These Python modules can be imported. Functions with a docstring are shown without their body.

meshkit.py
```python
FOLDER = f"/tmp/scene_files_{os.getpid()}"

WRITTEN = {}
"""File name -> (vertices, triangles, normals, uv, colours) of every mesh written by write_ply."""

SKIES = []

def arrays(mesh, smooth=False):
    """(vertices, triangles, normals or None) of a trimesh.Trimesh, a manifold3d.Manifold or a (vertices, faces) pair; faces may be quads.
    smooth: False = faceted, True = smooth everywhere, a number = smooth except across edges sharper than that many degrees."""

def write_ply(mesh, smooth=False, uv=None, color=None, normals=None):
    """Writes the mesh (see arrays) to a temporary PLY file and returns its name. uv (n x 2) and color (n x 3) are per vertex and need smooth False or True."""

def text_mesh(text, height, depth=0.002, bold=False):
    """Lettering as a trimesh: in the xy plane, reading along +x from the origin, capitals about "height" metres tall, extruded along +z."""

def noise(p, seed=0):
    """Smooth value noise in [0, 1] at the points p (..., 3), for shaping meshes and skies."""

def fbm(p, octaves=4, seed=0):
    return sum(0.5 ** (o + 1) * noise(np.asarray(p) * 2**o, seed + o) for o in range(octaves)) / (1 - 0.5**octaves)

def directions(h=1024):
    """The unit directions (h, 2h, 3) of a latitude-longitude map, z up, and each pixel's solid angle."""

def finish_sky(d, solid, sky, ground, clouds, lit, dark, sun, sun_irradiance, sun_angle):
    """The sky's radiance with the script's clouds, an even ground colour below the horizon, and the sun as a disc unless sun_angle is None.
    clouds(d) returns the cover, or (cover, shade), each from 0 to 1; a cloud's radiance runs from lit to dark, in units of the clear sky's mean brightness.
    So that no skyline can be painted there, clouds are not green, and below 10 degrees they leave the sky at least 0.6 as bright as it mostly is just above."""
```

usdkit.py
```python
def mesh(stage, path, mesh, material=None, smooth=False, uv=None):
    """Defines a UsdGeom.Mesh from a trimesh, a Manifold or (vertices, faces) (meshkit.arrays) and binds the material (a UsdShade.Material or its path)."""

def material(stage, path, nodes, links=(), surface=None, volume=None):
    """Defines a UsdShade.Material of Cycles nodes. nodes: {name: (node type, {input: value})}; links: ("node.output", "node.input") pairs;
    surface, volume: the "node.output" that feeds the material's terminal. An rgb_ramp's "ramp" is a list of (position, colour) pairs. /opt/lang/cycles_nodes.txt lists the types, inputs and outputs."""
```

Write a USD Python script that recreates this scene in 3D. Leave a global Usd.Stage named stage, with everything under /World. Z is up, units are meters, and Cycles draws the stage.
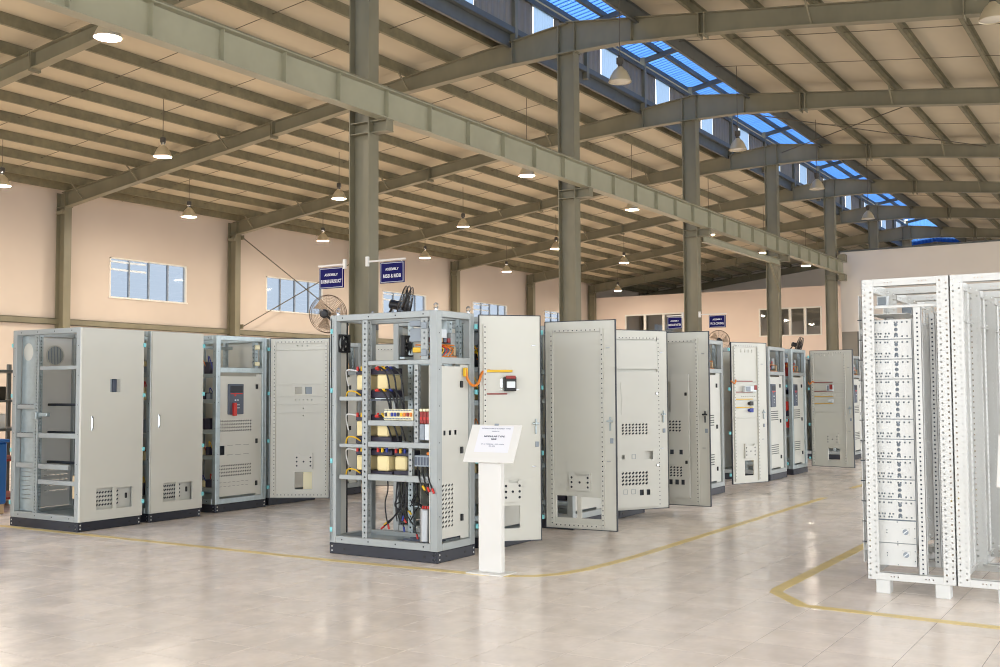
import math, random
import numpy as np
import trimesh, usdkit, meshkit
from shapely.geometry import Polygon, box as sbox, Point
from shapely import affinity, union_all
from pxr import Usd, UsdGeom, UsdLux, UsdShade, Gf, Sdf, Vt

random.seed(7)
RNG = np.random.default_rng(11)
stage = Usd.Stage.CreateInMemory()
UsdGeom.SetStageUpAxis(stage, 'Z')
UsdGeom.SetStageMetersPerUnit(stage, 1.0)
UsdGeom.Xform.Define(stage, '/World')
UsdGeom.Scope.Define(stage, '/World/Looks')

# ------------------------------------------------------------------ camera, sky, exposure
EYE = np.array([0, 0, 1.4895])
PITCH, YAW, ROLL = 5.32375e-2, 5.60948e-1, -4.85666e-3
_cy, _sy, _cp, _sp = math.cos(YAW), math.sin(YAW), math.cos(PITCH), math.sin(PITCH)
FWD = np.array([-_sy * _cp, _cy * _cp, _sp])
_r0 = np.array([_cy, _sy, 0.0])
_u0 = np.cross(_r0, FWD)
RIGHT = math.cos(ROLL) * _r0 + math.sin(ROLL) * _u0
UP = -math.sin(ROLL) * _r0 + math.cos(ROLL) * _u0
cam = UsdGeom.Camera.Define(stage, '/World/camera')
cam.CreateHorizontalApertureAttr(36.0)
cam.CreateVerticalApertureAttr(36.0 * 667 / 1000)
cam.CreateFocalLengthAttr(36.0 * 1.07600)
cam.CreateClippingRangeAttr(Gf.Vec2f(0.05, 500))
cam.AddTransformOp().Set(Gf.Matrix4d(*RIGHT, 0, *UP, 0, *(-FWD), 0, *EYE, 1))
cam.CreateExposureAttr(0.98)

SKY = 0.52
dome = UsdLux.DomeLight.Define(stage, '/World/sky')
dome.CreateIntensityAttr(SKY)
dome.CreateColorAttr(Gf.Vec3f(0.93, 0.97, 1.0))
LAMP = 190.0          # emission of the lit high bay lamps

# ------------------------------------------------------------------ materials
def lin(c):
    c = np.asarray(c, float) / 255.0
    return np.where(c <= 0.04045, c / 12.92, ((c + 0.055) / 1.055) ** 2.4)

def mat(name, rgb, rough=0.5, metal=0.0, var=0.0, scale=3.0, rnd=0.0, bump=0.0, bscale=40.0, spec=0.5, stretch=None):
    """A paint, metal or plastic: base colour with soft blotches (var), a tone per object (rnd) and a fine relief (bump)."""
    c = lin(rgb)
    nodes = {"p": ("principled_bsdf", {"base_color": c, "roughness": rough, "metallic": metal, "specular_ior_level": spec})}
    links = []
    src = None
    if var:
        nodes["g"] = ("geometry", {})
        nodes["n"] = ("noise_texture", {"scale": scale, "detail": 5, "roughness": 0.6})
        lo, hi = c * (1 - var), np.minimum(c * (1 + var), 1)
        nodes["r"] = ("rgb_ramp", {"ramp": [(0.3, lo), (0.7, hi)]})
        links += [("n.fac", "r.fac")]
        if stretch is not None:
            nodes["m"] = ("mapping", {"scale": stretch})
            links += [("g.position", "m.vector"), ("m.vector", "n.vector")]
        else:
            links += [("g.position", "n.vector")]
        src = "r.color"
    if rnd:
        nodes["o"] = ("object_info", {})
        nodes["v"] = ("map_range", {"from_min": 0, "from_max": 1, "to_min": 1 - rnd, "to_max": 1 + rnd})
        nodes["h"] = ("hsv", {"color": c, "hue": 0.5, "saturation": 1.0, "fac": 1.0})
        links += [("o.random", "v.value"), ("v.result", "h.value")]
        if src:
            links += [(src, "h.color")]
        src = "h.color"
    if src:
        links += [(src, "p.base_color")]
    if bump:
        if "g" not in nodes:
            nodes["g"] = ("geometry", {})
        nodes["bn"] = ("noise_texture", {"scale": bscale, "detail": 3})
        nodes["b"] = ("bump", {"strength": bump, "distance": 0.01})
        links += [("g.position", "bn.vector"), ("bn.fac", "b.height"), ("b.normal", "p.normal")]
    return usdkit.material(stage, '/World/Looks/' + name, nodes, links, surface="p.BSDF")

def emit(name, rgb, strength):
    return usdkit.material(stage, '/World/Looks/' + name, {"e": ("emission", {"color": lin(rgb), "strength": strength})}, [], surface="e.emission")

def glass_pane(name, tint, gloss=0.08, rough=0.02):
    return usdkit.material(stage, '/World/Looks/' + name, {
        "t": ("transparent_bsdf", {"color": tint}), "s": ("glossy_bsdf", {"color": (0.9, 0.95, 1.0), "roughness": rough}),
        "m": ("mix_closure", {"fac": gloss})},
        [("t.BSDF", "m.closure1"), ("s.BSDF", "m.closure2")], surface="m.closure")

def translucent(name, rgb, rough=0.4, clear=(0.3, 0.3, 0.3), fac=0.25):
    return usdkit.material(stage, '/World/Looks/' + name, {
        "a": ("translucent_bsdf", {"color": lin(rgb)}), "c": ("transparent_bsdf", {"color": clear}),
        "d": ("diffuse_bsdf", {"color": lin(rgb)}), "m1": ("mix_closure", {"fac": fac}), "m2": ("mix_closure", {"fac": 0.2})},
        [("a.BSDF", "m1.closure1"), ("c.BSDF", "m1.closure2"), ("m1.closure", "m2.closure1"), ("d.BSDF", "m2.closure2")], surface="m2.closure")

P = {}
P['steel'] = mat('steel_paint', (128, 122, 100), 0.45, var=0.13, scale=1.6, stretch=(1, 1, 0.5))
P['girder'] = mat('girder_lit_paint', (164, 161, 138), 0.42, var=0.06, scale=2.0)  # lit copy of the steel paint: the brighter light is in the colour
P['purlin'] = mat('purlin_paint', (118, 112, 88), 0.55, var=0.22, scale=3.5)
P['roof'] = mat('roof_board', (194, 182, 157), 0.7, var=0.07, scale=0.7, rnd=0.04, stretch=(1.2, 0.5, 1))
P['rod'] = mat('rod_steel', (92, 84, 70), 0.6)
P['cream'] = mat('wall_plaster_cream', (206, 192, 178), 0.75, var=0.03, scale=0.5, bump=0.06, bscale=25)
P['peach'] = mat('wall_plaster_peach', (232, 213, 198), 0.75, var=0.025, scale=0.5)
P['greywall'] = mat('wall_plaster_grey', (226, 217, 205), 0.75, var=0.03, scale=0.5)
P['dado'] = mat('wall_dado_grey', (160, 152, 138), 0.7, var=0.05, scale=0.8)
P['yellow'] = mat('floor_line_yellow', (232, 208, 138), 0.35, var=0.14, scale=5)
P['cab'] = mat('cabinet_powder_grey', (209, 208, 199), 0.38, var=0.015, scale=2)
P['cabin'] = mat('cabinet_powder_inner', (210, 209, 201), 0.4, var=0.015, scale=2)
P['galv'] = mat('galvanised_sheet', (176, 187, 190), 0.36, metal=0.55, var=0.10, scale=14)
P['frame'] = mat('cabinet_frame_grey', (164, 169, 169), 0.4, metal=0.2, var=0.03, scale=6)
P['plinth'] = mat('plinth_black', (42, 44, 54), 0.5, var=0.1, scale=8)
P['black'] = mat('black_plastic', (26, 26, 28), 0.45)
P['gasket'] = mat('gasket_and_hole_shade', (58, 62, 70), 0.6)  # door gaskets, and also the shade painted behind holes and vents
P['tape'] = mat('cyan_tape', (136, 220, 226), 0.5)
P['white'] = mat('white_powder', (221, 222, 220), 0.4)
P['whitep'] = mat('white_board', (228, 226, 222), 0.5)
P['paper'] = mat('paper_white', (232, 232, 238), 0.7)
P['ink'] = mat('ink_grey', (120, 124, 150), 0.8)
P['inkd'] = mat('ink_dark', (60, 62, 90), 0.8)
P['chrome'] = mat('chrome_metal', (215, 220, 225), 0.2, metal=0.9)
P['alu'] = mat('aluminium_can', (176, 179, 182), 0.4, metal=0.8)
P['beige'] = mat('coil_beige', (240, 222, 168), 0.55)
P['core'] = mat('core_dark', (58, 54, 70), 0.5)
P['red'] = mat('plastic_red', (205, 52, 46), 0.45)
P['yel'] = mat('plastic_yellow', (235, 190, 40), 0.45)
P['blue'] = mat('plastic_blue', (44, 60, 150), 0.45)
P['orange'] = mat('wire_orange', (226, 130, 40), 0.45)
P['maroon'] = mat('fuse_maroon', (150, 44, 40), 0.45)
P['creamp'] = mat('terminal_cream', (244, 236, 200), 0.5)
P['devgrey'] = mat('device_grey', (146, 156, 166), 0.45)
P['brk'] = mat('breaker_slate', (84, 92, 108), 0.45)
P['lcd'] = mat('display_pale', (226, 232, 236), 0.3)
P['rubber'] = mat('cable_black', (30, 31, 36), 0.5)
P['fanblack'] = mat('fan_black', (34, 34, 38), 0.35)
P['fanwire'] = mat('fan_wire_bronze', (104, 86, 70), 0.4, metal=0.3)
P['signblue'] = mat('sign_blue', (16, 16, 88), 0.6, spec=0.15)
P['signedge'] = mat('sign_edge_silver', (186, 188, 200), 0.4)
P['lampmetal'] = mat('lamp_reflector', (196, 184, 156), 0.4, metal=0.3)
P['lampdark'] = mat('lamp_housing', (70, 66, 60), 0.5)
P['lens_off'] = mat('lamp_glass_unlit', (206, 200, 184), 0.15)
P['lens_on'] = emit('lamp_lit', (255, 242, 224), LAMP)
P['pane'] = glass_pane('window_blue_glass', (0.19, 0.22, 0.262))
P['panedark'] = glass_pane('window_office_glass', (0.65, 0.66, 0.62), 0.2)
P['blind'] = mat('blind_white', (232, 238, 242), 0.6)
P['winframe'] = mat('window_frame_white', (232, 228, 218), 0.45)
P['clad'] = mat('monitor_cladding_grey', (140, 130, 114), 0.5, var=0.05, scale=3)
P['bluesheet'] = translucent('skylight_blue_sheet', (92, 146, 216), clear=(0.09, 0.19, 0.38), fac=0.2)
P['clearsheet'] = translucent('skylight_clear_sheet', (150, 176, 208), clear=(0.16, 0.22, 0.30), fac=0.5)
P['darksteel'] = mat('monitor_steel', (92, 94, 90), 0.5, var=0.12, scale=4)
P['fanblade'] = mat('fan_blade_tan', (196, 172, 148), 0.4)
P['ribsheet'] = translucent('skylight_rib', (104, 150, 214), clear=(0.3, 0.45, 0.65), fac=0.4)
P['crate'] = mat('crate_blue', (28, 96, 168), 0.45)
P['wood'] = mat('timber_pale', (200, 176, 140), 0.7, var=0.12, scale=5)

# floor: one tile look with a tone per tile, and a base whose joints continue the tiles beyond
TILE = 0.41
TX, TY = -1.345, 3.80
FC = lin((243, 231, 221))
def floor_mat(name, joints):
    nodes = {"g": ("geometry", {}), "n": ("noise_texture", {"scale": 2.2, "detail": 7, "roughness": 0.65}),
             "n2": ("noise_texture", {"scale": 0.45, "detail": 4, "roughness": 0.6}),
             "n3": ("noise_texture", {"scale": 1.0, "detail": 6, "roughness": 0.7, "distortion": 0.5}), "m3": ("mapping", {"scale": (7, 1.6, 1)}),
             "r": ("rgb_ramp", {"ramp": [(0.28, FC * 0.97), (0.5, FC), (0.72, np.minimum(FC * 1.05, 1))]}),
             "r2": ("rgb_ramp", {"ramp": [(0.3, (0.965, 0.96, 0.955)), (0.7, (1, 1, 1))]}),
             "r3": ("rgb_ramp", {"ramp": [(0.36, (0.95, 0.945, 0.94)), (0.52, (1, 1, 1))]}),
             "x": ("mix_color", {"blend_type": "multiply", "fac": 1.0}), "x3": ("mix_color", {"blend_type": "multiply", "fac": 0.8}),
             "rr": ("map_range", {"from_min": 0.3, "from_max": 0.7, "to_min": 0.13, "to_max": 0.30}),
             "p": ("principled_bsdf", {"roughness": 0.2, "specular_ior_level": 0.5})}
    links = [("g.position", "n.vector"), ("g.position", "n2.vector"), ("n.fac", "r.fac"), ("n2.fac", "r2.fac"), ("g.position", "m3.vector"), ("m3.vector", "n3.vector"), ("n3.fac", "r3.fac"),
             ("r.color", "x.a"), ("r2.color", "x.b"), ("x.result", "x3.a"), ("r3.color", "x3.b"), ("n.fac", "rr.value"), ("rr.result", "p.roughness")]
    out = "x3.result"
    if joints:
        nodes["m"] = ("mapping", {"location": (-(TX % TILE), -(TY % TILE), 0)})
        nodes["b"] = ("brick_texture", {"offset": 0.0, "squash": 1.0, "scale": 1.0, "mortar_size": 0.0045, "brick_width": TILE, "row_height": TILE, "mortar": FC * 0.25})
        links += [("g.position", "m.vector"), ("m.vector", "b.vector"), (out, "b.color1"), (out, "b.color2"), ("b.color", "p.base_color")]
    else:
        nodes["o"] = ("object_info", {})
        nodes["v"] = ("map_range", {"from_min": 0, "from_max": 1, "to_min": 0.95, "to_max": 1.045})
        nodes["h"] = ("hsv", {"hue": 0.5, "saturation": 1.0, "fac": 1.0})
        links += [("o.random", "v.value"), ("v.result", "h.value"), (out, "h.color"), ("h.color", "p.base_color")]
    return usdkit.material(stage, '/World/Looks/' + name, nodes, links, surface="p.BSDF")
P['tile'] = floor_mat('floor_tile', False)
P['floor'] = floor_mat('floor_tile_far', True)

# ------------------------------------------------------------------ mesh helpers
class MB:
    """Collects boxes, tubes, plates into one mesh."""
    def __init__(s): s.v, s.f, s.n = [], [], 0
    def add(s, v, f):
        v = np.asarray(v, float); f = np.asarray(f, int)
        if f.shape[1] == 4: f = np.vstack([f[:, [0, 1, 2]], f[:, [0, 2, 3]]])
        s.v.append(v); s.f.append(f + s.n); s.n += len(v); return s
    def tm(s, m, T=None):
        v = np.array(m.vertices)
        if T is not None: v = v @ T[:3, :3].T + T[:3, 3]
        return s.add(v, m.faces)
    def box(s, x0, x1, y0, y1, z0, z1):
        if x0 > x1: x0, x1 = x1, x0
        if y0 > y1: y0, y1 = y1, y0
        if z0 > z1: z0, z1 = z1, z0
        v = [(x, y, z) for x in (x0, x1) for y in (y0, y1) for z in (z0, z1)]
        f = [(0, 1, 3, 2), (4, 6, 7, 5), (0, 4, 5, 1), (2, 3, 7, 6), (0, 2, 6, 4), (1, 5, 7, 3)]
        return s.add(v, f)
    def cbox(s, x0, x1, y0, y1, z0, z1, c=0.006):
        """a box with chamfered edges"""
        a = np.array([[x0, y0, z0], [x1, y1, z1]], float); a.sort(0)
        c = min(c, 0.45 * (a[1] - a[0]).min())
        pts = []
        for sx in (0, 1):
            for sy in (0, 1):
                for sz in (0, 1):
                    q = np.array([a[sx, 0], a[sy, 1], a[sz, 2]]); d = np.array([1 - 2 * sx, 1 - 2 * sy, 1 - 2 * sz]) * c
                    for k in range(3):
                        w = q + d; w[k] = q[k]; pts.append(w)
        h = trimesh.convex.convex_hull(np.array(pts))
        return s.add(h.vertices, h.faces)
    def bar(s, p, q, w, h, up=(0, 0, 1)):
        p, q = np.asarray(p, float), np.asarray(q, float); d = q - p; L = np.linalg.norm(d); d /= L
        a = np.cross(up, d); a /= np.linalg.norm(a); b = np.cross(d, a)
        v = [o + i * a * w / 2 + j * b * h / 2 for o in (p, q) for i in (-1, 1) for j in (-1, 1)]
        return s.add(v, [(0, 1, 3, 2), (4, 6, 7, 5), (0, 4, 5, 1), (2, 3, 7, 6), (0, 2, 6, 4), (1, 5, 7, 3)])
    def tube(s, pts, r, n=6, closed=False):
        pts = np.asarray(pts, float); m = len(pts)
        if closed: t = np.roll(pts, -1, 0) - np.roll(pts, 1, 0)
        else: t = np.gradient(pts, axis=0)
        t /= np.linalg.norm(t, axis=1)[:, None]
        ref = np.array([0, 0, 1.0]) if abs(t[:, 2]).mean() < 0.8 else np.array([1.0, 0, 0])
        a = np.cross(t, ref); a /= np.maximum(np.linalg.norm(a, axis=1)[:, None], 1e-9); b = np.cross(t, a)
        ang = np.arange(n) / n * 2 * np.pi
        v = (pts[:, None] + r * (np.cos(ang)[None, :, None] * a[:, None] + np.sin(ang)[None, :, None] * b[:, None])).reshape(-1, 3)
        f = []
        for i in range(m if closed else m - 1):
            for j in range(n):
                i2, j2 = (i + 1) % m, (j + 1) % n
                f.append((i * n + j, i2 * n + j, i2 * n + j2, i * n + j2))
        f3 = [(q[0], q[1], q[2]) for q in f] + [(q[0], q[2], q[3]) for q in f]
        if not closed:
            for i in range(1, n - 1):
                f3 += [(0, i, i + 1), ((m - 1) * n, (m - 1) * n + i + 1, (m - 1) * n + i)]
        return s.add(v, f3)
    def cyl(s, p, q, r, n=16): return s.tube([p, q], r, n)
    def lathe(s, prof, T=None, n=24):
        """prof: (radius, z) pairs, revolved about z"""
        prof = np.asarray(prof, float); m = len(prof); ang = np.arange(n) / n * 2 * np.pi
        v = np.stack([prof[:, None, 0] * np.cos(ang), prof[:, None, 0] * np.sin(ang), np.repeat(prof[:, None, 1], n, 1)], -1).reshape(-1, 3)
        f = [(i * n + j, i * n + (j + 1) % n, (i + 1) * n + (j + 1) % n, (i + 1) * n + j) for i in range(m - 1) for j in range(n)]
        if T is not None: v = v @ T[:3, :3].T + T[:3, 3]
        return s.add(v, f)
    def plate(s, poly, t, T):
        """a shapely outline in the (a, b) plane, t thick along c; T maps (a, b, c) to the part's axes"""
        for g in getattr(poly, 'geoms', [poly]):
            if g.is_empty: continue
            s.tm(trimesh.creation.extrude_polygon(g, t, engine='earcut'), T)
        return s
    def grid(s, a0, a1, b0, b1, ha, hb, t, T):
        """a plate a0..a1 x b0..b1 with a rectangular hole at every pair of the intervals ha, hb"""
        A = sorted({a0, a1, *[q for h in ha for q in h]}); Bb = sorted({b0, b1, *[q for h in hb for q in h]})
        ina = [any(h[0] - 1e-9 <= (A[i] + A[i + 1]) / 2 <= h[1] + 1e-9 for h in ha) for i in range(len(A) - 1)]
        inb = [any(h[0] - 1e-9 <= (Bb[i] + Bb[i + 1]) / 2 <= h[1] + 1e-9 for h in hb) for i in range(len(Bb) - 1)]
        na, nb = len(A), len(Bb)
        v = np.array([(a, b, c) for c in (0, t) for a in A for b in Bb])
        idx = lambda c, i, j: c * na * nb + i * nb + j
        f = []
        for i in range(na - 1):
            for j in range(nb - 1):
                hole = ina[i] and inb[j]
                if not hole:
                    f.append((idx(1, i, j), idx(1, i + 1, j), idx(1, i + 1, j + 1), idx(1, i, j + 1)))
                    f.append((idx(0, i, j), idx(0, i, j + 1), idx(0, i + 1, j + 1), idx(0, i + 1, j)))
                else:
                    for (p, q) in (((i, j), (i + 1, j)), ((i + 1, j), (i + 1, j + 1)), ((i + 1, j + 1), (i, j + 1)), ((i, j + 1), (i, j))):
                        f.append((idx(0, *p), idx(0, *q), idx(1, *q), idx(1, *p)))
        for i in range(na - 1):
            f.append((idx(0, i, 0), idx(0, i + 1, 0), idx(1, i + 1, 0), idx(1, i, 0))); f.append((idx(0, i + 1, nb - 1), idx(0, i, nb - 1), idx(1, i, nb - 1), idx(1, i + 1, nb - 1)))
        for j in range(nb - 1):
            f.append((idx(0, 0, j + 1), idx(0, 0, j), idx(1, 0, j), idx(1, 0, j + 1))); f.append((idx(0, na - 1, j), idx(0, na - 1, j + 1), idx(1, na - 1, j + 1), idx(1, na - 1, j)))
        v = v @ T[:3, :3].T + T[:3, 3]
        return s.add(v, f)
    def moved(s, T):
        v = np.vstack(s.v); s.v = [v @ T[:3, :3].T + T[:3, 3]]; s.f = [np.vstack(s.f)]; return s
    def arrays(s): return np.vstack(s.v), np.vstack(s.f)

def frame_T(o, a, b, c):
    T = np.eye(4); T[:3, 0], T[:3, 1], T[:3, 2], T[:3, 3] = a, b, c, o; return T
def FRONT(x=0.0): return frame_T((x, 0, 0), (0, 1, 0), (0, 0, 1), (1, 0, 0))     # a = y, b = z, thickness towards +x
def SIDE(y=0.0): return frame_T((0, y, 0), (1, 0, 0), (0, 0, 1), (0, -1, 0))     # a = x, b = z, thickness towards -y
def holes_at(pts, r): return union_all([sbox(x - r, y - r, x + r, y + r) for x, y in pts])
def discs_at(pts, r, n=3): return union_all([Point(x, y).buffer(r, n) for x, y in pts])
def RZ(deg, o=(0, 0, 0)):
    c, s_ = math.cos(math.radians(deg)), math.sin(math.radians(deg)); return frame_T(o, (c, s_, 0), (-s_, c, 0), (0, 0, 1))

# ------------------------------------------------------------------ prims
_count = {}
def numbered(parent, name):
    k = _count.get((parent, name), 0); _count[(parent, name)] = k + 1
    return f'{parent}/{name}' + (f'_{k:03d}' if k else '')
def data(prim, **kw):
    for k, v in kw.items():
        if v: prim.SetCustomDataByKey(k, v)
def _w(label):
    if len(label.split()) > 16: print('LONG', len(label.split()), label)
def thing(name, label, cat, loc=(0, 0, 0), rz=0.0, group=None, kind=None):
    x = UsdGeom.Xform.Define(stage, numbered('/World', name))
    x.AddTranslateOp().Set(Gf.Vec3d(*map(float, loc)))
    if rz: x.AddRotateZOp().Set(float(rz))
    _w(label); data(x.GetPrim(), label=label, category=cat, group=group, kind=kind)
    return str(x.GetPath())
def part(parent, name, mb, m, smooth=False, label=None, kind=None):
    if not mb.v: return None
    p = numbered(parent, name)
    usdkit.mesh(stage, p, mb.arrays(), P[m] if isinstance(m, str) else m, smooth)
    data(stage.GetPrimAtPath(p), label=label, kind=kind)
    return p
def single(name, mb, m, label, cat, group=None, kind=None, smooth=False):
    p = part('/World', name, mb, m, smooth); data(stage.GetPrimAtPath(p), label=label, category=cat, group=group, kind=kind); return p
def struct(name, mb, m, smooth=False):
    p = part('/World', name, mb, m, smooth); data(stage.GetPrimAtPath(p), kind='structure'); return p
def copy(src, label, loc, rz=0.0, group=None):
    """another one of a thing: references its parts, under the next number"""
    sp = stage.GetPrimAtPath(src); name = src.rsplit('/', 1)[1]
    cat = sp.GetCustomDataByKey('category')
    x = UsdGeom.Xform.Define(stage, numbered('/World', name))
    x.GetPrim().GetReferences().AddInternalReference(Sdf.Path(src)); x.GetPrim().SetInstanceable(True)
    x.ClearXformOpOrder()
    x.AddTranslateOp(opSuffix='at').Set(Gf.Vec3d(*map(float, loc)))
    if rz: x.AddRotateZOp(opSuffix='turn').Set(float(rz))
    data(x.GetPrim(), label=label, category=cat, group=group)
    return str(x.GetPath())
ORD = ['first', 'second', 'third', 'fourth', 'fifth', 'sixth', 'seventh', 'eighth', 'ninth', 'tenth', 'eleventh', 'twelfth', 'thirteenth', 'fourteenth']

# ================================================================== THE BUILDING
BAY = 7.2
FR = [13.89 + BAY * k for k in range(-1, 8)]      # the portal frames
XC, XW, XE = -11.4, -29.36, 6.2                   # ridge columns, left wall columns, right eave
WALLX = -29.65
def zl(X): return 9.78 - 0.112 * (-11.3 - X)      # top of the rafters, left and right of the ridge
def zr(X): return 9.78 - 0.127 * (X + 11.3)
def zt(X): return zl(X) if X < -11.3 else zr(X)
Y0, Y1 = -9.0, 64.5

# floor
fl = MB().box(-32, 26, -22, 68, -0.3, -0.0016)
p_floor = struct('floor', fl, 'floor')
tiles = []
for i in range(-40, 12):
    for j in range(-2, 44):
        x, y = TX + (i + 0.5) * TILE, TY + (j + 0.5) * TILE
        dep, lat = -x * _sy + y * _cy, x * _cy + y * _sy
        if dep > 3.9 and abs(lat) < 0.48 * dep + 0.3: tiles.append((dep, x, y))
tiles.sort()
far = MB()
for k, (dep, x, y) in enumerate(tiles):
    h = TILE / 2 - 0.0022
    zj = float(RNG.uniform(-0.00025, 0.0))
    if k < 300:
        part(p_floor, 'tile', MB().box(x - h, x + h, y - h, y + h, -0.02, zj), 'tile')
    elif dep < 15:
        far.box(x - h, x + h, y - h, y + h, -0.02, zj)
part(p_floor, 'tile_field', far, 'tile', kind='stuff')

def ribbon(pts, w, z=0.0014):
    """a painted line of width w along a polyline on the floor"""
    pts = np.asarray(pts, float); d = np.gradient(pts, axis=0)
    nrm = np.stack([-d[:, 1], d[:, 0]], 1); nrm /= np.linalg.norm(nrm, axis=1)[:, None]
    L, R = pts + nrm * w / 2, pts - nrm * w / 2
    m = MB(); n = len(pts)
    v = [(*q, zz) for zz in (z, 0.0) for q in np.vstack([L, R])]
    f = [(i, i + n, i + n + 1, i + 1) for i in range(n - 1)]
    f += [(i, i + 1, 2 * n + i + 1, 2 * n + i) for i in range(n - 1)] + [(n + i + 1, n + i, 3 * n + i, 3 * n + i + 1) for i in range(n - 1)]
    return m.add(v, f)
def dense(pts, step=0.25):
    out = []
    for a, b in zip(pts[:-1], pts[1:]):
        a, b = np.array(a, float), np.array(b, float); k = max(1, int(np.linalg.norm(b - a) / step))
        out += [a + (b - a) * i / k for i in range(k)]
    return np.array(out + [np.array(pts[-1], float)])
corner = [(-4.9, 7.40), (-4.62, 7.44), (-4.43, 7.55), (-4.30, 7.74), (-4.22, 8.05), (-4.17, 8.6)]
m = ribbon(np.vstack([dense([(-14, 7.34), (-6.4, 7.34), (-4.9, 7.40)])[:-1], corner, dense([(-4.16, 9.2), (-4.16, 15.0)], 1.0)]), 0.095)
m.add(*ribbon(np.array([(-4.2, 16.6), (-4.2, 20), (-4.2, 40)]), 0.095).arrays())
single('floor_line', m, 'yellow', 'long yellow painted line running in front of the grey cabinets and bending round the white lectern', 'floor marking')
single('floor_line', ribbon(np.array([(-2.57, 30), (-2.57, 10.5), (-2.57, 8.0), (-2.55, 7.86), (-2.24, 7.47), (-2.0, 7.45), (-0.98, 7.40), (4, 7.2)]), 0.10), 'yellow',
       'yellow painted line with a cut corner beside the white rack frames', 'floor marking')

# walls
wl = MB()
WIN = [(23.03 + BAY * k, 26.30 + BAY * k) for k in range(-3, 5)]
WZ0, WZ1 = 4.61, 5.965
ys = [Y0] + [q for w in WIN for q in w] + [Y1]
for a, b in zip(ys[::2], ys[1::2]): wl.box(WALLX - 0.2, WALLX, a, b, 0, 7.955)
for a, b in WIN: wl.box(WALLX - 0.2, WALLX, a, b, 0, WZ0); wl.box(WALLX - 0.2, WALLX, a, b, WZ1, 7.955)
p_wl = struct('wall_left', wl, 'cream')
g = MB()
g.box(WALLX, WALLX + 0.12, Y0, Y1, 3.62, 3.635).box(WALLX, WALLX + 0.12, Y0, Y1, 3.80, 3.815).box(WALLX + 0.108, WALLX + 0.12, Y0, Y1, 3.62, 3.815)
part(p_wl, 'girt', g, 'steel', label='grey steel rail along the wall')
for k, (a, b) in enumerate(WIN):
    w = f'window_{k + 1}'
    x = UsdGeom.Xform.Define(stage, '/World/' + w); data(x.GetPrim(), kind='structure'); w = '/World/' + w
    m = MB(); X0, X1 = WALLX - 0.12, WALLX + 0.015
    for q in (a, b - 0.05): m.box(X0, X1, q, q + 0.05, WZ0, WZ1)
    m.box(X0, X1, a, b, WZ1 - 0.045, WZ1).box(X0, X1 + 0.03, a - 0.03, b + 0.03, WZ0, WZ0 + 0.05)
    part(w, 'window_frame', m, 'winframe')
    c = (a + b) / 2; cuts = [a + 0.05, (a + c) / 2, c, (c + b) / 2, b - 0.05]
    for i in range(4):
        part(w, 'mullion', MB().box(X0 + 0.02, X1 - 0.03, cuts[i + 1] - 0.02, cuts[i + 1] + 0.02, WZ0 + 0.05, WZ1 - 0.045), 'devgrey') if i < 3 else None
        part(w, 'pane', MB().add([(WALLX - 0.06, cuts[i], WZ0 + 0.05), (WALLX - 0.06, cuts[i + 1], WZ0 + 0.05), (WALLX - 0.06, cuts[i + 1], WZ1 - 0.045), (WALLX - 0.06, cuts[i], WZ1 - 0.045)], [(0, 1, 2, 3)]), 'pane')
    if k % 2 == 1 or k > 4:
        part(w, 'blind', MB().box(WALLX - 0.05, WALLX - 0.045, a + 0.1, c - 0.1, WZ1 - 0.42, WZ1 - 0.36).box(WALLX - 0.05, WALLX - 0.045, a + 0.1, c - 0.1, WZ1 - 0.16, WZ1 - 0.1), 'blind')

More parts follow.
